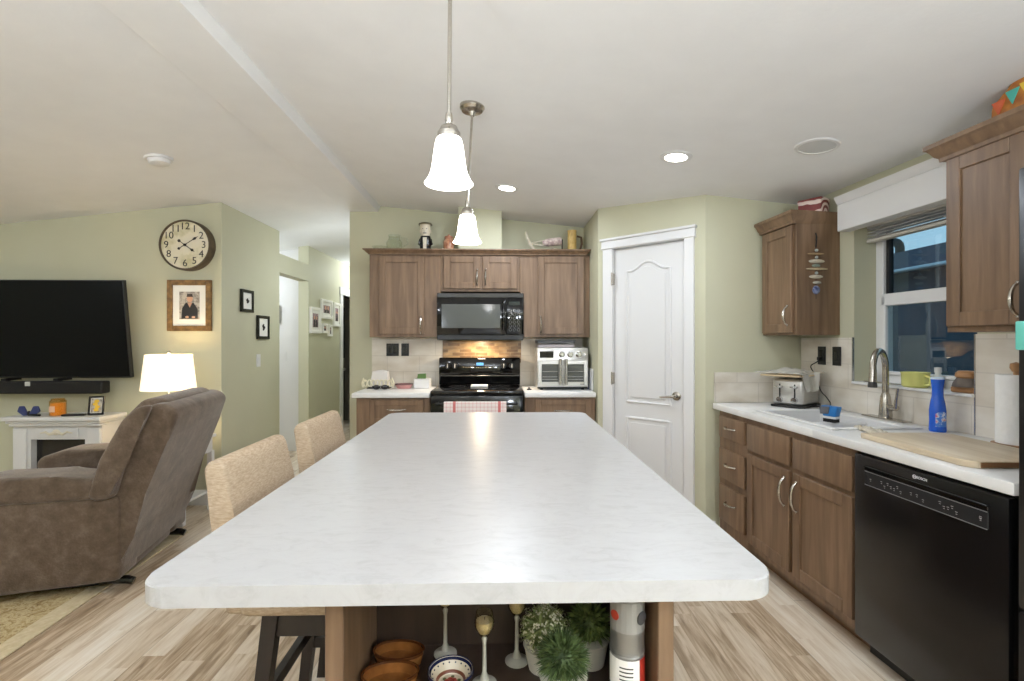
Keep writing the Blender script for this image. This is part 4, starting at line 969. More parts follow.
# shelf things (shelf top at 0.497)
ZS = 0.5805
KS = 0.90
amb = NM('amber_ceramic', [(0.35, (112, 66, 30)), (0.65, (158, 104, 52))], nscale=12, rough=0.16)
def dish(label, loc, rx, rz_, r, h, sy):
    t = thing('baking_dish', label, 'dish', loc, rz_)
    t.scale = (1, 1, 1)
    t.rotation_euler = (rx, 0, rz_)
    MB().lathe([(0, 0), (r * 0.78, 0), (r * 0.9, 0.006), (r * 0.98, h * 0.85), (r, h), (r * 0.95, h), (r * 0.93, h * 0.85), (r * 0.83, 0.014), (0, 0.012)], n=36, sy=sy).build('bowl', amb, t)
    MB().lathe([(r * 0.945, h - 0.002), (r * 1.02, h - 0.002), (r * 1.02, h + 0.004), (r * 0.945, h + 0.004), (r * 0.945, h - 0.002)], n=36, sy=sy).build('rim', M('amber_rim', (84, 46, 20), 0.2), t)
    return t
dish('brown oval baking dish leaning behind the other dish', (-0.236, 1.165, ZS + 0.001), R(0), R(-4), 0.060, 0.032, 0.62)
dish('brown oval baking dish in front at the shelf left side', (-0.238, 1.082, ZS + 0.001), R(0), R(6), 0.062, 0.034, 0.64)
pb_ = thing('painted_bowl', 'small blue rimmed bowl painted with a red flower', 'bowl', (-0.106, 1.085, ZS))
pb_.scale = (KS, KS, KS)
MB().lathe([(0, 0), (0.03, 0), (0.033, 0.006), (0.055, 0.04), (0.053, 0.043), (0.030, 0.012), (0, 0.010)], n=36).build('bowl', M('cream_pottery', (214, 200, 172), 0.25), pb_)
MB().lathe([(0.0535, 0.036), (0.0565, 0.040), (0.055, 0.045), (0.048, 0.0375), (0.0485, 0.034), (0.0535, 0.036)], n=36).build('blue_rim', M('navy_glaze', (32, 36, 66), 0.2), pb_)
dt = MB()
for i in range(18):
    a = 2 * PI * i / 18; dt.ball((0.0445 * math.cos(a), 0.0445 * math.sin(a), 0.0325), (0.0022, 0.0022, 0.002), 6)
dt.build('painted_dots', M('dot_blue', (30, 34, 60), 0.3), pb_)
MB().lathe([(0.031, 0.0145), (0.033, 0.0175), (0.0345, 0.0188), (0.036, 0.0202), (0.0335, 0.0172), (0.031, 0.0145)], n=36).build('inner_ring', M('ring_brown', (120, 66, 40), 0.3), pb_)
fl = MB()
for i in range(7):
    a = 2 * PI * i / 7; fl.ball((0.011 * math.cos(a), 0.011 * math.sin(a), 0.0125), (0.007, 0.007, 0.003), 8)
fl.ball((0, 0, 0.013), (0.007, 0.007, 0.004), 8).build('red_flower', M('flower_red', (150, 52, 40), 0.4), pb_)
lf = MB()
for i in range(6):
    a = 2 * PI * i / 6 + 0.4; lf.ball((0.021 * math.cos(a), 0.021 * math.sin(a), 0.012), (0.005, 0.005, 0.002), 6)
lf.build('painted_leaves', M('leaf_paint', (92, 96, 52), 0.4), pb_)

frost_m = M('frosted_stem', (176, 172, 158), 0.3)
gold_gl = glass_mat('holder_glass', (240, 236, 224), 0.02)
wax_m = M('candle_wax', (226, 214, 176), 0.5)
def holder(label, x, y, h):
    t = thing('candle_holder', label, 'candle holder', (x * KS, y * KS, ZS), group='stemmed candle holders on the island shelf')
    t.scale = (KS, KS, KS)
    MB().lathe([(0, 0), (0.031, 0), (0.031, 0.003), (0.012, 0.012), (0.0055, 0.03), (0.0045, h - 0.08), (0.007, h - 0.068), (0.0045, h - 0.062), (0, h - 0.062)], n=24).build('stem', frost_m, t)
    z = h - 0.062
    MB().lathe([(0.004, z), (0.014, z + 0.006), (0.023, z + 0.02), (0.0255, z + 0.035), (0.021, z + 0.06), (0.0195, z + 0.06), (0.024, z + 0.035), (0.0215, z + 0.021), (0.013, z + 0.008), (0, z + 0.003)], n=24).build('cup', gold_gl, t)
    cw = MB().lathe([(0, z + 0.006), (0.013, z + 0.010), (0.0195, z + 0.022), (0.0205, z + 0.04), (0.0, z + 0.041)], n=20).build('candle', wax_m, t)
    MB().tube([(0, 0, z + 0.04), (0.001, 0, z + 0.048)], 0.001, 5).build('wick', ink_m, cw)
holder('frosted glass candle holder behind the painted bowl', -0.145, 1.335, 0.186)
holder('short frosted glass candle holder with cream candle in front', -0.036, 1.215, 0.180)
holder('frosted glass candle holder beside the green plants', 0.047, 1.30, 0.183)

def plant(label, x, y, r, zc, cols, blades, thick, white_tip=False):
    t = thing('potted_plant', label, 'plant', (x * KS, y * KS, ZS))
    t.scale = (KS, KS, KS)
    MB().lathe([(0, 0), (r * 0.62, 0), (r * 0.80, zc - r * 0.62), (r * 0.84, zc - r * 0.55), (r * 0.76, zc - r * 0.55), (0, zc - r * 0.62)], n=24).build('pot', M('pot_cream', (214, 208, 194), 0.5), t)
    mb = MB(); mb2 = MB()
    for i in range(blades):
        u_, v_2 = random.random(), random.random()
        th_ = 2 * PI * u_; ph = math.acos(1 - 1.55 * v_2)
        d = Vector((math.sin(ph) * math.cos(th_), math.sin(ph) * math.sin(th_), math.cos(ph)))
        L_b = r * random.uniform(0.8, 1.06)
        p0 = Vector((0, 0, zc)) + d * r * 0.25; p1 = Vector((0, 0, zc)) + d * L_b
        side = d.cross(Vector((random.uniform(-1, 1), random.uniform(-1, 1), random.uniform(-1, 1)))).normalized() * thick
        pm2 = p0.lerp(p1, 0.6) + Vector((0, 0, 0.1 * r * random.random()))
        mb.quad([p0 - side * 0.6, p0 + side * 0.6, pm2 + side, p1, pm2 - side])
        if white_tip and random.random() < 0.5:
            for q_ in range(3):
                e = p1 + Vector((random.uniform(-1, 1), random.uniform(-1, 1), random.uniform(-0.5, 1))) * 0.005
                s2 = side.normalized() * 0.0028; t2 = d.cross(side).normalized() * 0.0028
                mb2.quad([e - s2, e + t2, e + s2, e - t2])
    mb.ball((0, 0, zc - r * 0.05), r * 0.62, 12)
    mb.build('foliage', NM(label[:9] + '_leaf', cols, nscale=40, rough=0.6), t, ang=180)
    if white_tip: mb2.build('white_blossom', M('blossom', (212, 208, 176), 0.7), t)
plant('potted plant with pale cream blossoms, nearest the candle holders', 0.118, 1.275, 0.066, 0.095, [(0.35, (106, 120, 62)), (0.65, (176, 182, 120))], 500, 0.0035, True)
plant('dense dark green grass ball potted in front of the other plants', 0.150, 1.150, 0.068, 0.102, [(0.35, (58, 76, 38)), (0.65, (104, 124, 70))], 1100, 0.0018)
plant('leafy green potted plant at the back beside the cans', 0.237, 1.292, 0.064, 0.100, [(0.35, (84, 102, 50)), (0.65, (134, 150, 82))], 550, 0.0035)
# cans
def can(label, z, lower):
    t = thing('food_can', label, 'can', (0.270, 1.03, z))
    t.scale = (0.96, 0.96, KS)
    prof = [(0, 0), (0.0375, 0), (0.0385, 0.003), (0.037, 0.006)]
    for i in range(6): prof += [(0.0370, 0.012 + 0.006 * i), (0.0362, 0.015 + 0.006 * i)]
    prof += [(0.037, 0.05), (0.037, 0.122), (0.0385, 0.126), (0.037, 0.129), (0.033, 0.129), (0.033, 0.126), (0, 0.126)]
    MB().lathe(prof, n=36).build('tin', M('tin_grey', (138, 136, 132), 0.35, 0.6), t)
    def band(a0, a1, z0, z1, m_, nm, r=0.0378, n=10):
        b = MB()
        for i in range(n):
            p, q_ = R(a0 + (a1 - a0) * i / n), R(a0 + (a1 - a0) * (i + 1) / n)
            b.quad([(r * math.cos(p), r * math.sin(p), z0), (r * math.cos(q_), r * math.sin(q_), z0), (r * math.cos(q_), r * math.sin(q_), z1), (r * math.cos(p), r * math.sin(p), z1)])
        return b.build(nm, m_, t)
    if lower:
        L0 = band(-200, -62, 0.052, 0.121, paper_m, 'label')
        band(-60, -20, 0.052, 0.121, M('label_red', (178, 50, 36), 0.5), 'red_label')
        for k_ in range(5): band(-130, -85, 0.066 + 0.009 * k_, 0.069 + 0.009 * k_, ink_m, 'label_print', 0.0381)
    else:
        band(-175, -5, 0.052, 0.121, M('label_silver', (148, 147, 143), 0.4), 'label')
        MB().lathe([(0, 0), (0.011, 0), (0.011, 0.0015), (0, 0.0015)], M=Matrix.Rotation(R(-148), 4, 'Z') @ Matrix.Translation((0.0372, 0, 0.088)) @ Matrix.Rotation(PI / 2, 4, 'Y'), n=18).build('red_seal', M('seal_red', (190, 64, 44), 0.5), t)
        MB().lathe([(0, 0), (0.015, 0), (0.015, 0.0015), (0, 0.0015)], M=Matrix.Rotation(R(-52), 4, 'Z') @ Matrix.Translation((0.0372, 0, 0.085)) @ Matrix.Rotation(PI / 2, 4, 'Y'), n=18).build('dark_emblem', M('emblem_dark', (74, 74, 76), 0.5), t)
can('lower can with a white and red label at the shelf right', ZS, True)
can('silver can with a red seal stacked on the lower can', ZS + 0.1295 * KS, False)

# ------------------------------------------------------------------ counter stools (seat faces +x)
def make_stool():
    t = thing('counter_stool', '', 'stool')
    # origin: floor under the seat centre; seat along y 0.42 wide
    MB().box(-0.165, 0.19, -0.215, 0.215, 0.582, 0.672, 0.022, 3).build('seat', linen_m, t)
    bkp = [(-0.205, 0.585), (-0.145, 0.585), (-0.16, 0.72), (-0.185, 0.88), (-0.205, 0.985), (-0.22, 1.01), (-0.255, 1.01), (-0.268, 0.985), (-0.25, 0.88), (-0.23, 0.72)]
    MB().prism(bkp, -0.20, 0.20, 0.012, 3, M=FRONT).build('backrest', linen_m, t)
    ap = MB().box(-0.085, 0.145, -0.19, -0.165, 0.52, 0.583).box(-0.085, 0.145, 0.165, 0.19, 0.52, 0.583).box(-0.098, -0.073, -0.19, 0.19, 0.52, 0.583).box(0.135, 0.16, -0.19, 0.19, 0.52, 0.583)
    ap.build('apron', espresso_m, t)
    for sx, sy in ((-1, -1), (-1, 1), (1, -1), (1, 1)):
        xt, yt = (-0.085 if sx < 0 else 0.145), sy * 0.178
        xb, yb = (-0.155 if sx < 0 else 0.165), sy * 0.19
        bm = MB(); q = 0.021
        vs = [(xt - q, yt - q, 0.583), (xt + q, yt - q, 0.583), (xt + q, yt + q, 0.583), (xt - q, yt + q, 0.583)]
        q = 0.016
        vs2 = [(xb - q, yb - q, 0.0), (xb + q, yb - q, 0.0), (xb + q, yb + q, 0.0), (xb - q, yb + q, 0.0)]
        o = len(bm.v); bm.v += [Vector(v) for v in vs + vs2]
        bm.f += [[3, 2, 1, 0][::-1], [7, 6, 5, 4], [0, 4, 5, 1], [1, 5, 6, 2], [2, 6, 7, 3], [3, 7, 4, 0]]
        bm.build('leg', espresso_m, t)
    def lerp_leg(sx, sy, z):
        xt, yt = (-0.085 if sx < 0 else 0.145), sy * 0.178
        xb, yb = (-0.155 if sx < 0 else 0.165), sy * 0.19
        k = 1 - z / 0.60
        return (xt + (xb - xt) * k, yt + (yb - yt) * k, z)
    for a, b, z in (((-1, -1), (-1, 1), 0.33), ((-1, 1), (1, 1), 0.28), ((-1, -1), (1, -1), 0.28), ((1, -1), (1, 1), 0.22)):
        p, q = Vector(lerp_leg(*a, z)), Vector(lerp_leg(*b, z))
        if a[0] == b[0]: MB().box(p.x - 0.011, p.x + 0.011, p.y, q.y, z - 0.018, z + 0.018).build('stretcher', espresso_m, t)
        else: MB().box(p.x, q.x, p.y - 0.011, p.y + 0.011, z - 0.018, z + 0.018).build('stretcher', espresso_m, t)
    return t
stl = make_stool(); stl.location = (-0.548, 1.575, 0); stl['label'] = 'beige linen counter stool nearest the camera at the island'
stl['group'] = 'linen stools along the island'
st2 = copy_tree(stl); st2.location = (-0.555, 2.185, 0); st2['label'] = 'beige linen counter stool farther along the island, behind the nearer one'

# ------------------------------------------------------------------ pendants
def make_pendant():
    t = thing('pendant_light', '', 'lamp', (0, 0, 0))
    return t
def pendant(label, x, y, ztop, zrim, lean):
    t = thing('pendant_light', label, 'lamp', (x, y, zrim))
    L = ztop - zrim
    MB().lathe([(0, L + 0.006), (0.062, L + 0.006), (0.062, L - 0.012), (0.052, L - 0.026), (0.018, L - 0.032), (0.010, L - 0.05), (0, L - 0.05)], (lean * L, 0, 0), 28).build('canopy', nickel_m, t)
    MB().tube([(0.0, 0, 0.18), (lean * L, 0, L - 0.03)], 0.0062, 10).build('rod', nickel_m, t)
    MB().lathe([(r_, z_ - 0.027) for r_, z_ in [(0, 0.24), (0.009, 0.236), (0.012, 0.215), (0.009, 0.205), (0.024, 0.196), (0.03, 0.182), (0.034, 0.178), (0.034, 0.162), (0.028, 0.158), (0, 0.158)]], n=28).build('socket_cap', nickel_m, t)
    QZ = 0.84
    prof = [(0.028, 0.168), (0.037, 0.157), (0.042, 0.135), (0.046, 0.10), (0.049, 0.07), (0.053, 0.045), (0.060, 0.022), (0.067, 0.008), (0.0725, 0.0), (0.0695, 0.0), (0.064, 0.010), (0.057, 0.023), (0.050, 0.046), (0.046, 0.071), (0.043, 0.10), (0.039, 0.133), (0.034, 0.152), (0.026, 0.163)]
    prof = [(r_, z_ * QZ) for r_, z_ in prof]
    sh = MB().lathe(prof, n=36).build('shade', shade_m, t)
    MB().ball((0, 0, 0.07), (0.026, 0.026, 0.034), 16).build('bulb', diff_m, t)
    point('pendant_bulb', (0, 0, 0.012), P_PEND, 0.035, (0.83, 0.905, 1.0), t)
    return t
pendant('near pendant lamp with bell glass shade above the island', -0.148, 1.46, zr(-0.148), 1.806, 0.006)
pendant('far pendant lamp with bell glass shade above the island', -0.158, 2.46, zr(-0.15), 1.832, 0.036)

# ------------------------------------------------------------------ ceiling fixtures
def slope_rot(side):  # tilt with the ceiling
    return math.atan(0.100) if side == 'r' else -math.atan(0.108)
def downlight(label, x, y, power=None):
    side = 'r' if x > -1.2 else 'l'
    z = zr(x) if side == 'r' else zl(x)
    t = thing('recessed_light', label, 'lamp', (x, y, z - 0.001))
    t.rotation_euler = (0, slope_rot(side), 0)
    MB().lathe([(0.062, -0.006), (0.088, -0.004), (0.090, 0.0), (0.062, 0.0), (0.062, -0.006)], n=32).build('trim_ring', trim_m, t)
    MB().lathe([(0, -0.0045), (0.0625, -0.0045), (0.0625, -0.001), (0, -0.001)], n=32).build('lens', diff_m, t)
    a = area('downlight', (0, 0, -0.012), power or P_DOWN, 0.12, (0.83, 0.905, 1.0), t)
    return t
downlight('lit recessed ceiling light near the range wall', 0.06, 3.698, 8.0)
downlight('lit recessed ceiling light before the pantry corner', 1.014, 2.794, 4.5)
for i, (x, y) in enumerate(((1.1, 0.2), (0.0, -1.2), (-2.6, 0.3), (-4.4, 0.3), (-2.6, 2.0), (-4.6, 2.4))):  # downlights added out of frame for extra light
    downlight('added unseen recessed fill light outside the frame', x, y)['group'] = 'added recessed fill lights out of view'
spk = thing('ceiling_speaker', 'round white ceiling speaker grille above the sink', 'speaker', (1.621, 2.467, zr(1.621) - 0.001))
spk.rotation_euler = (0, slope_rot('r'), 0)
MB().lathe([(0.085, -0.008), (0.10, -0.006), (0.104, 0.0), (0.085, 0.0), (0.085, -0.008)], n=36).build('ring', trim_m, spk)
MB().lathe([(0, -0.005), (0.085, -0.004), (0.085, 0), (0, 0)], n=36).build('grille', M('grille_white', (206, 206, 204), 0.7), spk)
smk = thing('smoke_detector', 'round white smoke detector on the living room ceiling', 'smoke detector', (-2.135, 3.147, zl(-2.135) - 0.001))
smk.rotation_euler = (0, slope_rot('l'), 0)
MB().lathe([(0, -0.012), (0.075, -0.012), (0.078, 0.0), (0, 0)], n=32).build('base', trim_m, smk)
MB().lathe([(0, -0.042), (0.035, -0.042), (0.055, -0.034), (0.062, -0.012), (0, -0.012)], n=32).build('dome', trim_m, smk)
# unseen fill globes, added behind the camera and in the living room
def globe(label, x, y, z, power):
    t = thing('fill_globe_light', label, 'lamp', (x, y, z), group='added globe fill lights out of view')
    top = (zr(x) if x > -1.2 else zl(x)) - z - 0.012
    MB().tube([(0, 0, 0.16), (0, 0, top)], 0.01, 8).lathe([(0, top), (0.07, top), (0.06, top - 0.03), (0, top - 0.03)]).build('stem', nickel_m, t)
    MB().lathe([(0, 0.17), (0.06, 0.16), (0.06, 0.14), (0, 0.14)]).build('cap', nickel_m, t)
    MB().ball((0, 0, 0), 0.15, 24).build('globe', lamp_glass('fill_globe_glass', (232, 242, 255), power / 0.89), t)
    return t

# ------------------------------------------------------------------ LIVING ROOM
# rug
rg_ = thing('area_rug', 'tan patterned area rug under the recliner', 'rug', (-2.10, 2.4, 0.001), R(3.5))
MB().box(-2.4, -0.10, -1.6, 1.0, 0, 0.010, 0.003).build('pile', rug_m, rg_)
MB().box(-0.10, 0.0, -1.6, 1.10, 0, 0.009, 0.003).box(-2.4, -0.10, 1.0, 1.10, 0, 0.009, 0.003).build('border', rugb_m, rg_)

# recliner: x forward, y to its left
rc = thing('recliner', 'big brown fabric recliner seen from behind on the rug', 'armchair', (-2.095, 3.08, 0), R(192.5))
yz = Matrix(((1, 0, 0, 0), (0, 0, 1, 0), (0, 1, 0, 0), (0, 0, 0, 1)))      # (x,z) drawing extruded along y
MB().box(0.02, 0.70, -0.25, 0.25, 0.05, 0.36, 0.03, 3).build('seat_base', recl_m, rc)
MB().box(0.18, 0.76, -0.245, 0.245, 0.33, 0.50, 0.06, 4).build('seat_cushion', recl_m, rc)
MB().box(0.67, 0.76, -0.24, 0.24, 0.06, 0.36, 0.035, 4).build('footrest', recl_m, rc)
for s_ in (-1, 1):
    a0, a1 = (0.235, 0.445) if s_ > 0 else (-0.445, -0.235)
    pf = [(0.0, 0.07), (0.70, 0.045), (0.72, 0.53), (0.0, 0.52)]
    ar = MB().prism(pf, a0, a1, 0.03, 3, M=yz).build('armrest', recl_m, rc)
    MB().prism([(0.06, 0.51), (0.72, 0.51), (0.765, 0.55), (0.745, 0.61), (0.60, 0.652), (0.3, 0.645), (0.11, 0.62)], a0 - 0.012, a1 + 0.012, 0.045, 4, M=yz).build('arm_pad', recl_m, ar)
# back: leaning slab that oversails the rear
bkp = [(0.005, 0.10), (0.06, 0.10), (0.06, 0.40), (0.13, 0.50), (0.07, 0.70), (-0.03, 0.90), (-0.10, 0.985), (-0.17, 1.005), (-0.235, 0.985), (-0.265, 0.94), (-0.215, 0.80), (-0.11, 0.52), (-0.03, 0.30)]
MB().prism(bkp, -0.425, 0.425, 0.028, 3, M=yz).build('backrest', recl_m, rc)
MB().prism([(0.10, 0.48), (0.19, 0.50), (0.13, 0.72), (0.04, 0.74)], -0.23, 0.23, 0.045, 4, M=yz).build('lumbar_cushion', recl_m, rc)
MB().prism([(0.03, 0.72), (0.12, 0.72), (0.05, 0.90), (-0.06, 1.02), (-0.16, 1.025), (-0.20, 0.985), (-0.08, 0.93)], -0.34, 0.34, 0.035, 4, M=yz).build('head_cushion', recl_m, rc)
for s_ in (-1, 1):
    y_ = s_ * 0.432
    MB().prism([(0.10, 0.50), (0.145, 0.53), (0.09, 0.72), (-0.01, 0.92), (-0.08, 0.99), (-0.15, 1.0), (-0.12, 0.92), (-0.03, 0.72), (0.02, 0.52)], y_ - 0.03, y_ + 0.03, 0.022, 3, M=yz).build('wing', recl_m, rc)
for x, y in ((0.03, 0.36), (0.03, -0.33)):
    MB().tube([(x + 0.10, y, 0.055), (x - 0.03, y, 0.045), (x - 0.06, y, 0.034)], [0.020, 0.022, 0.020], 10).build('foot', black_m, rc)
MB().box(0.10, 0.60, -0.33, 0.33, 0.012, 0.10, 0.01).build('mechanism', blackmat_m, rc)

# fireplace console
fx0, fx1, fyf, fyb = -3.745, -3.01, 3.79, 4.068
fc = thing('fireplace_console', 'white electric fireplace mantel against the far wall', 'fireplace', ((fx0 + fx1) / 2, fyb, 0))
hw_ = (fx1 - fx0) / 2; dp = fyb - fyf
MB().box(-hw_, hw_, -dp, 0, 0.735, 0.765, 0.004).build('mantel_top', white_m, fc)
MB().box(-hw_ + 0.016, hw_ - 0.016, -dp + 0.02, -0.002, 0.712, 0.735, 0.006).box(-hw_ + 0.028, hw_ - 0.028, -dp + 0.034, -0.002, 0.69, 0.712, 0.006).build('cornice', white_m, fc)
MB().box(-hw_ + 0.035, hw_ - 0.035, -dp + 0.07, -0.01, 0.585, 0.69).box(-hw_ + 0.035, -hw_ + 0.165, -dp + 0.07, -0.01, 0.09, 0.585).box(hw_ - 0.165, hw_ - 0.035, -dp + 0.07, -0.01, 0.09, 0.585).build('surround', white_m, fc)
MB().box(-hw_ + 0.21, hw_ - 0.21, -dp + 0.06, -dp + 0.071, 0.60, 0.675, 0.004).build('frieze_panel', white_m, fc)
for s_ in (-1, 1):
    xa = -hw_ + 0.04 if s_ < 0 else hw_ - 0.14
    MB().box(xa, xa + 0.10, -dp + 0.055, -dp + 0.072, 0.10, 0.675, 0.006).build('pilaster', white_m, fc)
MB().box(-hw_ + 0.03, hw_ - 0.03, -dp + 0.03, -0.005, 0.0, 0.09, 0.006).build('plinth', white_m, fc)
onl = MB()
for s_ in (-1, 1):
    onl.tube([(s_ * 0.01, -dp + 0.054, 0.64), (s_ * 0.05, -dp + 0.052, 0.628), (s_ * 0.08, -dp + 0.054, 0.645), (s_ * 0.12, -dp + 0.055, 0.636)], [0.012, 0.010, 0.008, 0.004], 8)
onl.ball((0, -dp + 0.054, 0.642), (0.03, 0.010, 0.022), 12)
onl.build('carved_ornament', M('ornament_cream', (224, 216, 196), 0.5), fc)
fb = MB().box(-hw_ + 0.165, hw_ - 0.165, -dp + 0.13, -0.02, 0.09, 0.585).build('firebox', M('firebox_black', (26, 24, 22), 0.5), fc)
MB().box(-hw_ + 0.165, hw_ - 0.165, -dp + 0.118, -dp + 0.122, 0.09, 0.585).build('glass_front', M('firebox_glass', (34, 30, 27), 0.12), fc)
MB().box(-0.09, 0.16, -dp + 0.1155, -dp + 0.1185, 0.12, 0.47, 0.001).build('log_panel', NM('ember_brown', [(0.4, (70, 44, 28)), (0.6, (98, 66, 42))], nscale=14, rough=0.5), fc)
ZM = 0.766
bo_ = thing('blue_bow_ornament', 'blue butterfly shaped ornament on the fireplace mantel', 'ornament', at(29, 412, 3.86).xy.to_3d() + Vector((0, 0, ZM)))
for s_ in (-1, 1):
    MB().prism([(0, 0.005), (s_ * 0.04, 0.0), (s_ * 0.085, 0.035), (s_ * 0.07, 0.075), (s_ * 0.035, 0.075)], -0.008, 0.008, 0.004, 1, M=FRONT).build('wing', M('slate_blue', (52, 62, 112), 0.45), bo_)
MB().ball((0, 0, 0.02), (0.012, 0.012, 0.02), 10).tube([(0, 0, 0.01), (0.10, -0.02, 0.008)], 0.008, 8).build('body', blackmat_m, bo_)
cj = thing('candle_jar', 'amber candle in a glass jar on the mantel', 'candle', at(58, 412, 3.89).xy.to_3d() + Vector((0, 0, ZM)))
MB().lathe([(0, 0.004), (0.045, 0.004), (0.046, 0.095), (0, 0.095)], n=24).build('wax', M('amber_wax', (222, 162, 70), 0.3, emit=(230, 160, 70), estr=0.12), cj)
MB().lathe([(0, 0), (0.049, 0), (0.052, 0.006), (0.052, 0.11), (0.042, 0.122), (0.042, 0.13), (0.039, 0.13), (0.039, 0.12), (0.048, 0.108), (0.048, 0.004), (0, 0.003)], n=24).build('jar', glass_mat('jar_glass', (250, 236, 206), 0.02), cj)
MB().box(-0.022, 0.022, -0.0545, -0.0515, 0.03, 0.075, 0.001).build('label', M('peach_label', (230, 190, 160), 0.6), cj)
rmt = thing('remote_control', 'black remote control lying on the mantel edge', 'remote', at(74, 414, 3.86).xy.to_3d() + Vector((0, 0, ZM)), R(12))
MB().box(-0.075, 0.075, -0.02, 0.02, 0, 0.014, 0.004, 2).build('shell', blackp_m, rmt)
for i in range(6): MB().box(-0.06 + 0.022 * i, -0.05 + 0.022 * i, -0.006, 0.006, 0.0135, 0.0155, 0.0005).build('button', grey_m, rmt)

def photo_frame(label, loc, rz, w_, h_, bd_, fm, dep=0.02, mat_w=0.0, kind='portrait', name='picture_frame', group=None, rx=0.0, prm=None):
    t = thing(name, label, 'picture', loc, rz, group)
    if rx: t.rotation_euler = (rx, 0, rz)
    f = MB()
    f.box(-w_ / 2, -w_ / 2 + bd_, -dep, 0, -h_ / 2, h_ / 2, 0.003).box(w_ / 2 - bd_, w_ / 2, -dep, 0, -h_ / 2, h_ / 2, 0.003)
    f.box(-w_ / 2 + bd_, w_ / 2 - bd_, -dep, 0, -h_ / 2, -h_ / 2 + bd_, 0.003).box(-w_ / 2 + bd_, w_ / 2 - bd_, -dep, 0, h_ / 2 - bd_, h_ / 2, 0.003)
    f.build('frame', fm, t)
    iw, ih = w_ - 2 * bd_, h_ - 2 * bd_
    MB().box(-iw / 2, iw / 2, -dep * 0.5, -0.001, -ih / 2, ih / 2).build('mount', paper_m, t)
    pw_, ph_ = iw - 2 * mat_w, ih - 2 * mat_w
    yb_ = -dep * 0.5 - 0.001
    p = MB().box(-pw_ / 2, pw_ / 2, yb_, yb_ + 0.001, -ph_ / 2, ph_ / 2).build('photo', prm or pgrey_m, t)
    y2 = 0.0012 + dep * 0.5
    if kind == 'portrait':
        MB().prism([(-pw_ * 0.40, -ph_ * 0.48), (pw_ * 0.42, -ph_ * 0.48), (pw_ * 0.40, -ph_ * 0.12), (pw_ * 0.20, ph_ * 0.10), (-pw_ * 0.18, ph_ * 0.10), (-pw_ * 0.36, -ph_ * 0.10)], y2, y2 + 0.001, M=FRONT).build('printed_jacket', navyp_m, p)
        MB().lathe([(0, 0), (pw_ * 0.145, 0), (pw_ * 0.145, 0.0015), (0, 0.0015)], M=front(pw_ * 0.02, -y2, ph_ * 0.24), n=20, sy=1.25).build('printed_face', skin_m, p)
        MB().prism([(-pw_ * 0.14, ph_ * 0.31), (pw_ * 0.18, ph_ * 0.31), (pw_ * 0.14, ph_ * 0.42), (-pw_ * 0.10, ph_ * 0.42)], y2 + 0.001, y2 + 0.0022, M=FRONT).build('printed_cap', M('cap_print', (66, 56, 50), 0.6), p)
        MB().prism([(-pw_ * 0.10, ph_ * 0.10), (pw_ * 0.14, ph_ * 0.10), (pw_ * 0.02, -ph_ * 0.08)], y2 + 0.001, y2 + 0.0018, M=FRONT).build('printed_collar', skin_m, p)
        for s_ in (-1, 1): MB().ball((s_ * pw_ * 0.16 + pw_ * 0.04, -y2 - 0.001, -ph_ * 0.42), (pw_ * 0.09, 0.001, ph_ * 0.04), 8).build('printed_hand', skin_m, p)
    elif kind == 'seahorse':
        MB().tube([(pw_ * 0.05, -y2 - 0.001, ph_ * 0.36), (-pw_ * 0.12, -y2 - 0.001, ph_ * 0.2), (pw_ * 0.1, -y2 - 0.001, 0), (pw_ * 0.02, -y2 - 0.001, -ph_ * 0.2), (-pw_ * 0.08, -y2 - 0.001, -ph_ * 0.36)], [0.007, 0.012, 0.015, 0.011, 0.005], 8).build('pressed_motif', ink_m, p)
    elif kind == 'couple':
        for s_ in (-1, 1):
            MB().prism([(s_ * pw_ * 0.04, -ph_ * 0.48), (s_ * pw_ * 0.36, -ph_ * 0.48), (s_ * pw_ * 0.30, ph_ * 0.05), (s_ * pw_ * 0.08, ph_ * 0.08)][::s_], y2, y2 + 0.001, M=FRONT).build('printed_figure', navyp_m, p)
            MB().lathe([(0, 0), (pw_ * 0.12, 0), (pw_ * 0.12, 0.0014), (0, 0.0014)], M=front(s_ * pw_ * 0.19, -y2, ph_ * 0.18), n=14).build('printed_face', skin_m, p)
    elif kind == 'yellow':
        for i in range(4): MB().ball((pw_ * 0.12 * math.sin(i * 2.1), -y2 - 0.001, -ph_ * 0.3 + ph_ * 0.2 * i), (pw_ * 0.26, 0.001, ph_ * 0.12), 10).build('printed_flower', M('flower_yellow', (222, 180, 40), 0.6), p)
    return t
pfm = photo_frame('small black photo frame leaning on the mantel end', at(97, 400, 3.90).xy.to_3d() + Vector((0, 0, ZM + 0.0725)), R(14), 0.105, 0.145, 0.014, black_m, 0.014, 0.004, 'yellow', rx=R(-10))
MB().prism([(0.0, -0.068), (0.035, -0.066), (0.0, 0.02)], -0.01, 0.01, M=Matrix(((0, 0, 1, 0), (1, 0, 0, 0), (0, 1, 0, 0), (0, 0, 0, 1)))).build('easel_leg', black_m, pfm)

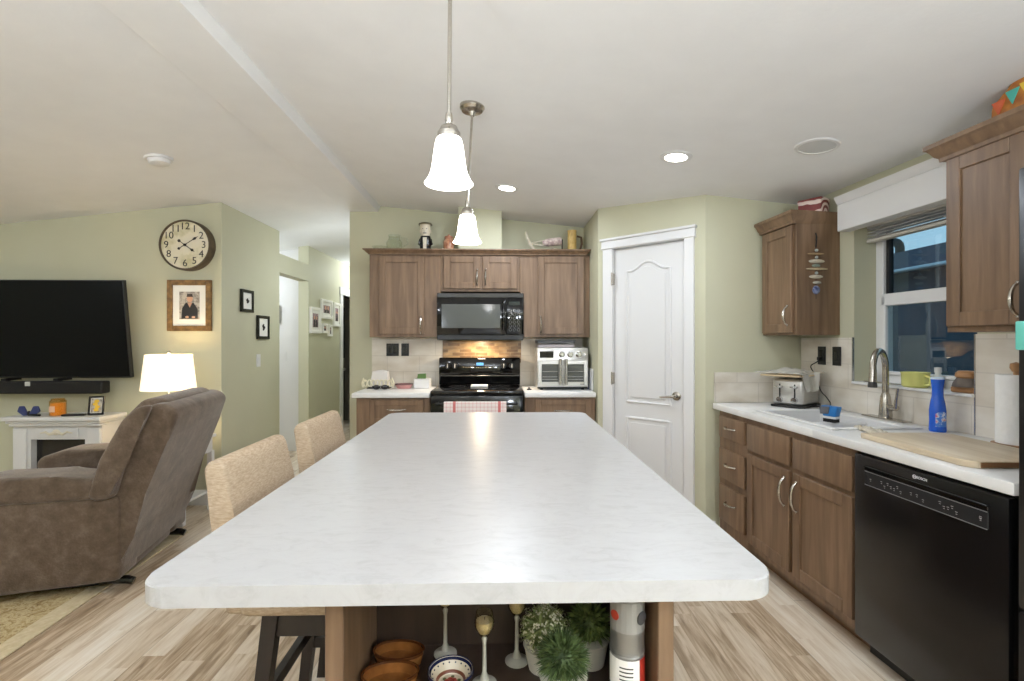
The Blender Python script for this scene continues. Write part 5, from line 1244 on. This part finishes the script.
# TV
tv = thing('television', 'large black flat television mounted on the living room wall', 'television', (-3.63, 3.965, 1.05))
tv.rotation_euler = (R(6.4), 0, 0)
MB().box(-0.73, 0.73, -0.008, 0.03, 0.0, 0.765, 0.004).build('bezel', blackp_m, tv)
MB().box(-0.722, 0.722, -0.0105, -0.007, 0.012, 0.757, 0.001).build('screen', screen_m, tv)
MB().box(-0.25, 0.25, 0.03, 0.055, 0.18, 0.55, 0.01).box(-0.12, 0.12, 0.055, 0.14, 0.30, 0.42, 0.005).build('wall_mount', blackmat_m, tv)
sbr = thing('soundbar', 'long black sound bar under the television', 'soundbar', (-3.58, 3.955, 0.94))
MB().box(-0.56, 0.49, -0.045, 0.045, -0.012, 0.085, 0.012, 3).build('cabinet', blackmat_m, sbr)
MB().box(-0.555, 0.485, -0.047, -0.044, -0.004, 0.077, 0.002).build('grille', NM('speaker_cloth', [(0.4, (24, 23, 22)), (0.6, (34, 32, 30))], nscale=200, rough=0.9), sbr)
MB().box(-0.09, -0.05, -0.0485, -0.0465, 0.05, 0.085, 0.001).build('sticker', M('sticker', (190, 190, 184), 0.5), sbr)
for x in (-0.3, 0.1): MB().box(x - 0.02, x + 0.02, 0.0, 0.13, 0.086, 0.105, 0.002).box(x - 0.02, x + 0.02, 0.02, 0.04, 0.08, 0.10).build('bracket', blackmat_m, sbr)

# end table + lamp
et = thing('end_table', 'white end table with the lamp behind the recliner', 'table', (-2.50, 3.80, 0))
MB().box(-0.235, 0.235, -0.21, 0.21, 0.575, 0.60, 0.005, 2).build('tabletop', white_m, et)
MB().box(-0.215, 0.215, -0.19, 0.19, 0.46, 0.575, 0.003).build('drawer_box', white_m, et)
MB().lathe([(0, 0), (0.008, 0), (0.006, 0.012), (0.014, 0.02), (0, 0.026)], M=Matrix.Translation((0.215, -0.05, 0.52)) @ Matrix.Rotation(PI / 2, 4, 'Y'), n=14).build('knob', ink_m, et)
for sx in (-1, 1):
    for sy in (-1, 1): MB().box(sx * 0.205 - 0.02, sx * 0.205 + 0.02, sy * 0.18 - 0.02, sy * 0.18 + 0.02, 0, 0.47, 0.003).build('leg', white_m, et)
MB().box(-0.20, 0.20, -0.175, 0.175, 0.14, 0.158, 0.002).build('shelf', white_m, et)
tl = thing('table_lamp', 'lit table lamp with a white drum shade on the end table', 'lamp', (-2.503, 3.80, 0.601))
MB().lathe([(0, 0), (0.075, 0), (0.075, 0.012), (0.03, 0.02), (0.02, 0.03), (0, 0.03)]).build('base', chrome_m, tl)
MB().lathe([(0, 0.03), (0.02, 0.03), (0.055, 0.08), (0.062, 0.13), (0.05, 0.18), (0.02, 0.225), (0, 0.225)]).build('glass_body', M('mercury_glass', (196, 190, 180), 0.15, 0.6), tl)
MB().lathe([(0, 0.22), (0.018, 0.225), (0.03, 0.25), (0.03, 0.275), (0.018, 0.30), (0.01, 0.32), (0.01, 0.40), (0, 0.40)], n=20).build('neck', chrome_m, tl)
sh = MB().lathe([(0.180, 0.37), (0.152, 0.635), (0.1505, 0.635), (0.1785, 0.37), (0.180, 0.37)], n=48).build('lamp_shade', cloth_m, tl)
MB().tube([(0, 0, 0.40), (0, 0, 0.64)], 0.004, 6).ball((0, 0, 0.65), (0.012, 0.012, 0.014), 10).build('finial', chrome_m, tl)
MB().ball((0, 0, 0.47), (0.03, 0.03, 0.04), 14).build('bulb', diff_m, tl)
point('lamp_bulb', (0.0, 0, 0.51), P_TABLE * 0.4, 0.035, (1, 0.82, 0.56), tl)
point('lamp_bulb', (0.0, 0, 0.43), P_TABLE * 0.7, 0.035, (1, 0.82, 0.56), tl)

# clock
ck = thing('wall_clock', 'large round wall clock with a bronze rim and aged dial', 'clock', (-2.517, YTV, 2.11))
MB().lathe([(0.203, 0.0), (0.203, 0.076), (0.200, 0.084), (0.193, 0.084), (0.188, 0.078), (0.186, 0.0), (0.203, 0.0)], M=FRONT, n=64).build('rim', clockrim_m, ck)
MB().lathe([(0, 0.072), (0.188, 0.072), (0.188, 0.0), (0, 0.0)], M=FRONT, n=56).build('dial', dial_m, ck)
for h in range(1, 13):
    a = PI / 2 - 2 * PI * h / 12
    MB().text(str(h), 0.080, front(0.148 * math.cos(a), -0.0725, 0.148 * math.sin(a)), 0.0008, off=0.0).build('numeral', ink_m, ck)
def hand(ang, L, tail, w_):
    Mx = Matrix.Translation((0, -0.076, 0)) @ Matrix.Rotation(ang, 4, 'Y') @ FRONT
    mb = MB().prism([(-w_ * 0.35, -tail), (w_ * 0.35, -tail), (w_ * 0.35, L * 0.55), (w_, L * 0.66), (w_ * 1.5, L * 0.74), (w_ * 0.3, L * 0.86), (0, L), (-w_ * 0.3, L * 0.86), (-w_ * 1.5, L * 0.74), (-w_, L * 0.66), (-w_ * 0.35, L * 0.55)], 0, 0.0015, M=Mx)
    mb.lathe([(0, 0), (w_ * 1.5, 0), (w_ * 1.5, 0.0015), (0, 0.0015)], M=Mx @ Matrix.Translation((0, -tail, 0)), n=14)
    return mb
hand(R(126), 0.098, 0.055, 0.008).build('hour_hand', ink_m, ck)
hand(R(57), 0.128, 0.055, 0.007).build('minute_hand', ink_m, ck)
MB().lathe([(0, 0.072), (0.011, 0.072), (0.009, 0.082), (0, 0.083)], M=FRONT, n=18).build('hub', ink_m, ck)
photo_frame('gold framed portrait photo hanging under the clock', (-2.518, YTV, 1.628), 0, 0.352, 0.415, 0.043, gold_m, 0.025, 0.052, 'portrait')
photo_frame('upper small black frame on the side wall', (XS, 4.475, 1.697), PI / 2, 0.215, 0.20, 0.028, black_m, 0.022, 0.045, 'seahorse', prm=paper_m)
photo_frame('lower small black frame on the side wall above the switch', (XS, 4.775, 1.468), PI / 2, 0.235, 0.225, 0.028, black_m, 0.022, 0.045, 'seahorse', prm=paper_m)
hf = [(6.11, 1.59, 0.33, 0.32, 'largest left white frame in the hall cluster', 'couple'), (6.505, 1.75, 0.39, 0.25, 'topmost white frame in the hall cluster', 'couple'),
      (6.90, 1.70, 0.27, 0.33, 'rightmost tall white frame in the hall cluster', 'couple'), (6.43, 1.50, 0.17, 0.125, 'small white frame under the topmost hall picture', 'couple'), (6.635, 1.475, 0.13, 0.155, 'smallest lowest white frame in the hall cluster', 'couple')]
for y, z, w_, h_, lab, kd in hf:
    photo_frame(lab, (XS, y, z), PI / 2, w_, h_, 0.035 if w_ > 0.2 else 0.022, paper_m, 0.03, 0.04 if w_ > 0.2 else 0.012, kd, prm=mauve_m, group='white frames on the hall wall')

# fill lights added out of view: hall, foyer, rear globes
globe('added unseen globe fill light behind the camera', 1.5, -0.6, 1.70, P_FILL_GLOBE)
globe('added globe fill light in the living room beyond the frame', -3.9, 1.2, 1.95, P_FILL_GLOBE * 0.12)
def flush(label, x, y, z, power):
    t = thing('fill_flush_light', label, 'lamp', (x, y, z), group='added flush fill lights')
    MB().lathe([(0, 0), (0.15, 0), (0.15, -0.02), (0, -0.02)], n=28).build('base', trim_m, t)
    MB().lathe([(0.14, -0.02), (0.13, -0.05), (0.08, -0.085), (0, -0.095)], n=28).build('bowl', lamp_glass('fill_flush_glass', (255, 248, 236), 2.0), t)
    point('fill_flush_bulb', (0, 0, -0.16), power, 0.06, (0.83, 0.905, 1.0), t)
flush('added flush fill light far down the hall, out of view', -1.75, 7.4, 2.50, P_FILL_HALL * 0.45)
ws = thing('fill_sconce', 'added unseen half bowl fill light inside the hall behind the kitchen wall', 'lamp', (-1.4055, 5.15, 1.80), -PI / 2)  # hidden source added to brighten the side wall across the hall
MB().box(-0.05, 0.05, -0.015, 0.0, -0.09, 0.05, 0.003).build('backplate', nickel_m, ws)
MB().prism([(0.07 * math.cos(PI + PI * t / 10), 0.095 * math.sin(PI + PI * t / 10)) for t in range(11)], -0.06, -0.052).prism([(0.07 * math.cos(PI + PI * t / 10), 0.095 * math.sin(PI + PI * t / 10)) for t in range(11)] + [(0.062 * math.cos(PI - PI * t / 10), -0.087 * math.sin(PI * t / 10)) for t in range(10, -1, -1)][::-1][::-1], -0.055, 0.06).build('half_bowl', trim_m, ws)
point('fill_sconce_bulb', (0, -0.12, 0.03), 5.0, 0.05, (0.83, 0.905, 1.0), ws)
flush('added flush fill light in the foyer out of view', -3.3, 5.3, 2.25, P_FILL_HALL * 0.8)

def fill_torch(label, x, y, power):  # unseen uplights added to brighten the ceiling
    t = thing('fill_uplight', label, 'lamp', (x, y, 0), group='added fill uplights behind the camera')
    MB().lathe([(0, 0), (0.14, 0), (0.14, 0.015), (0.03, 0.03), (0, 0.03)], n=28).build('base', nickel_m, t)
    MB().tube([(0, 0, 0.02), (0, 0, 1.50)], 0.012, 10).build('pole', nickel_m, t)
    MB().lathe([(0, 1.49), (0.05, 1.495), (0.13, 1.54), (0.19, 1.62), (0.185, 1.62), (0.125, 1.547), (0.05, 1.503), (0, 1.50)], n=32).build('bowl_shade', trim_m, t)
    point('fill_torch_bulb', (0, 0, 1.60), power, 0.08, (0.83, 0.905, 1.0), t)
fill_torch('added fill uplight right behind the camera, unseen', 0.9, -1.3, P_FILL_TORCH)
fill_torch('added fill uplight left behind the camera, unseen', -1.3, -0.9, P_FILL_TORCH)
fill_torch('added fill uplight deep in the living room, unseen', -4.6, 0.9, P_FILL_TORCH * 0.27)
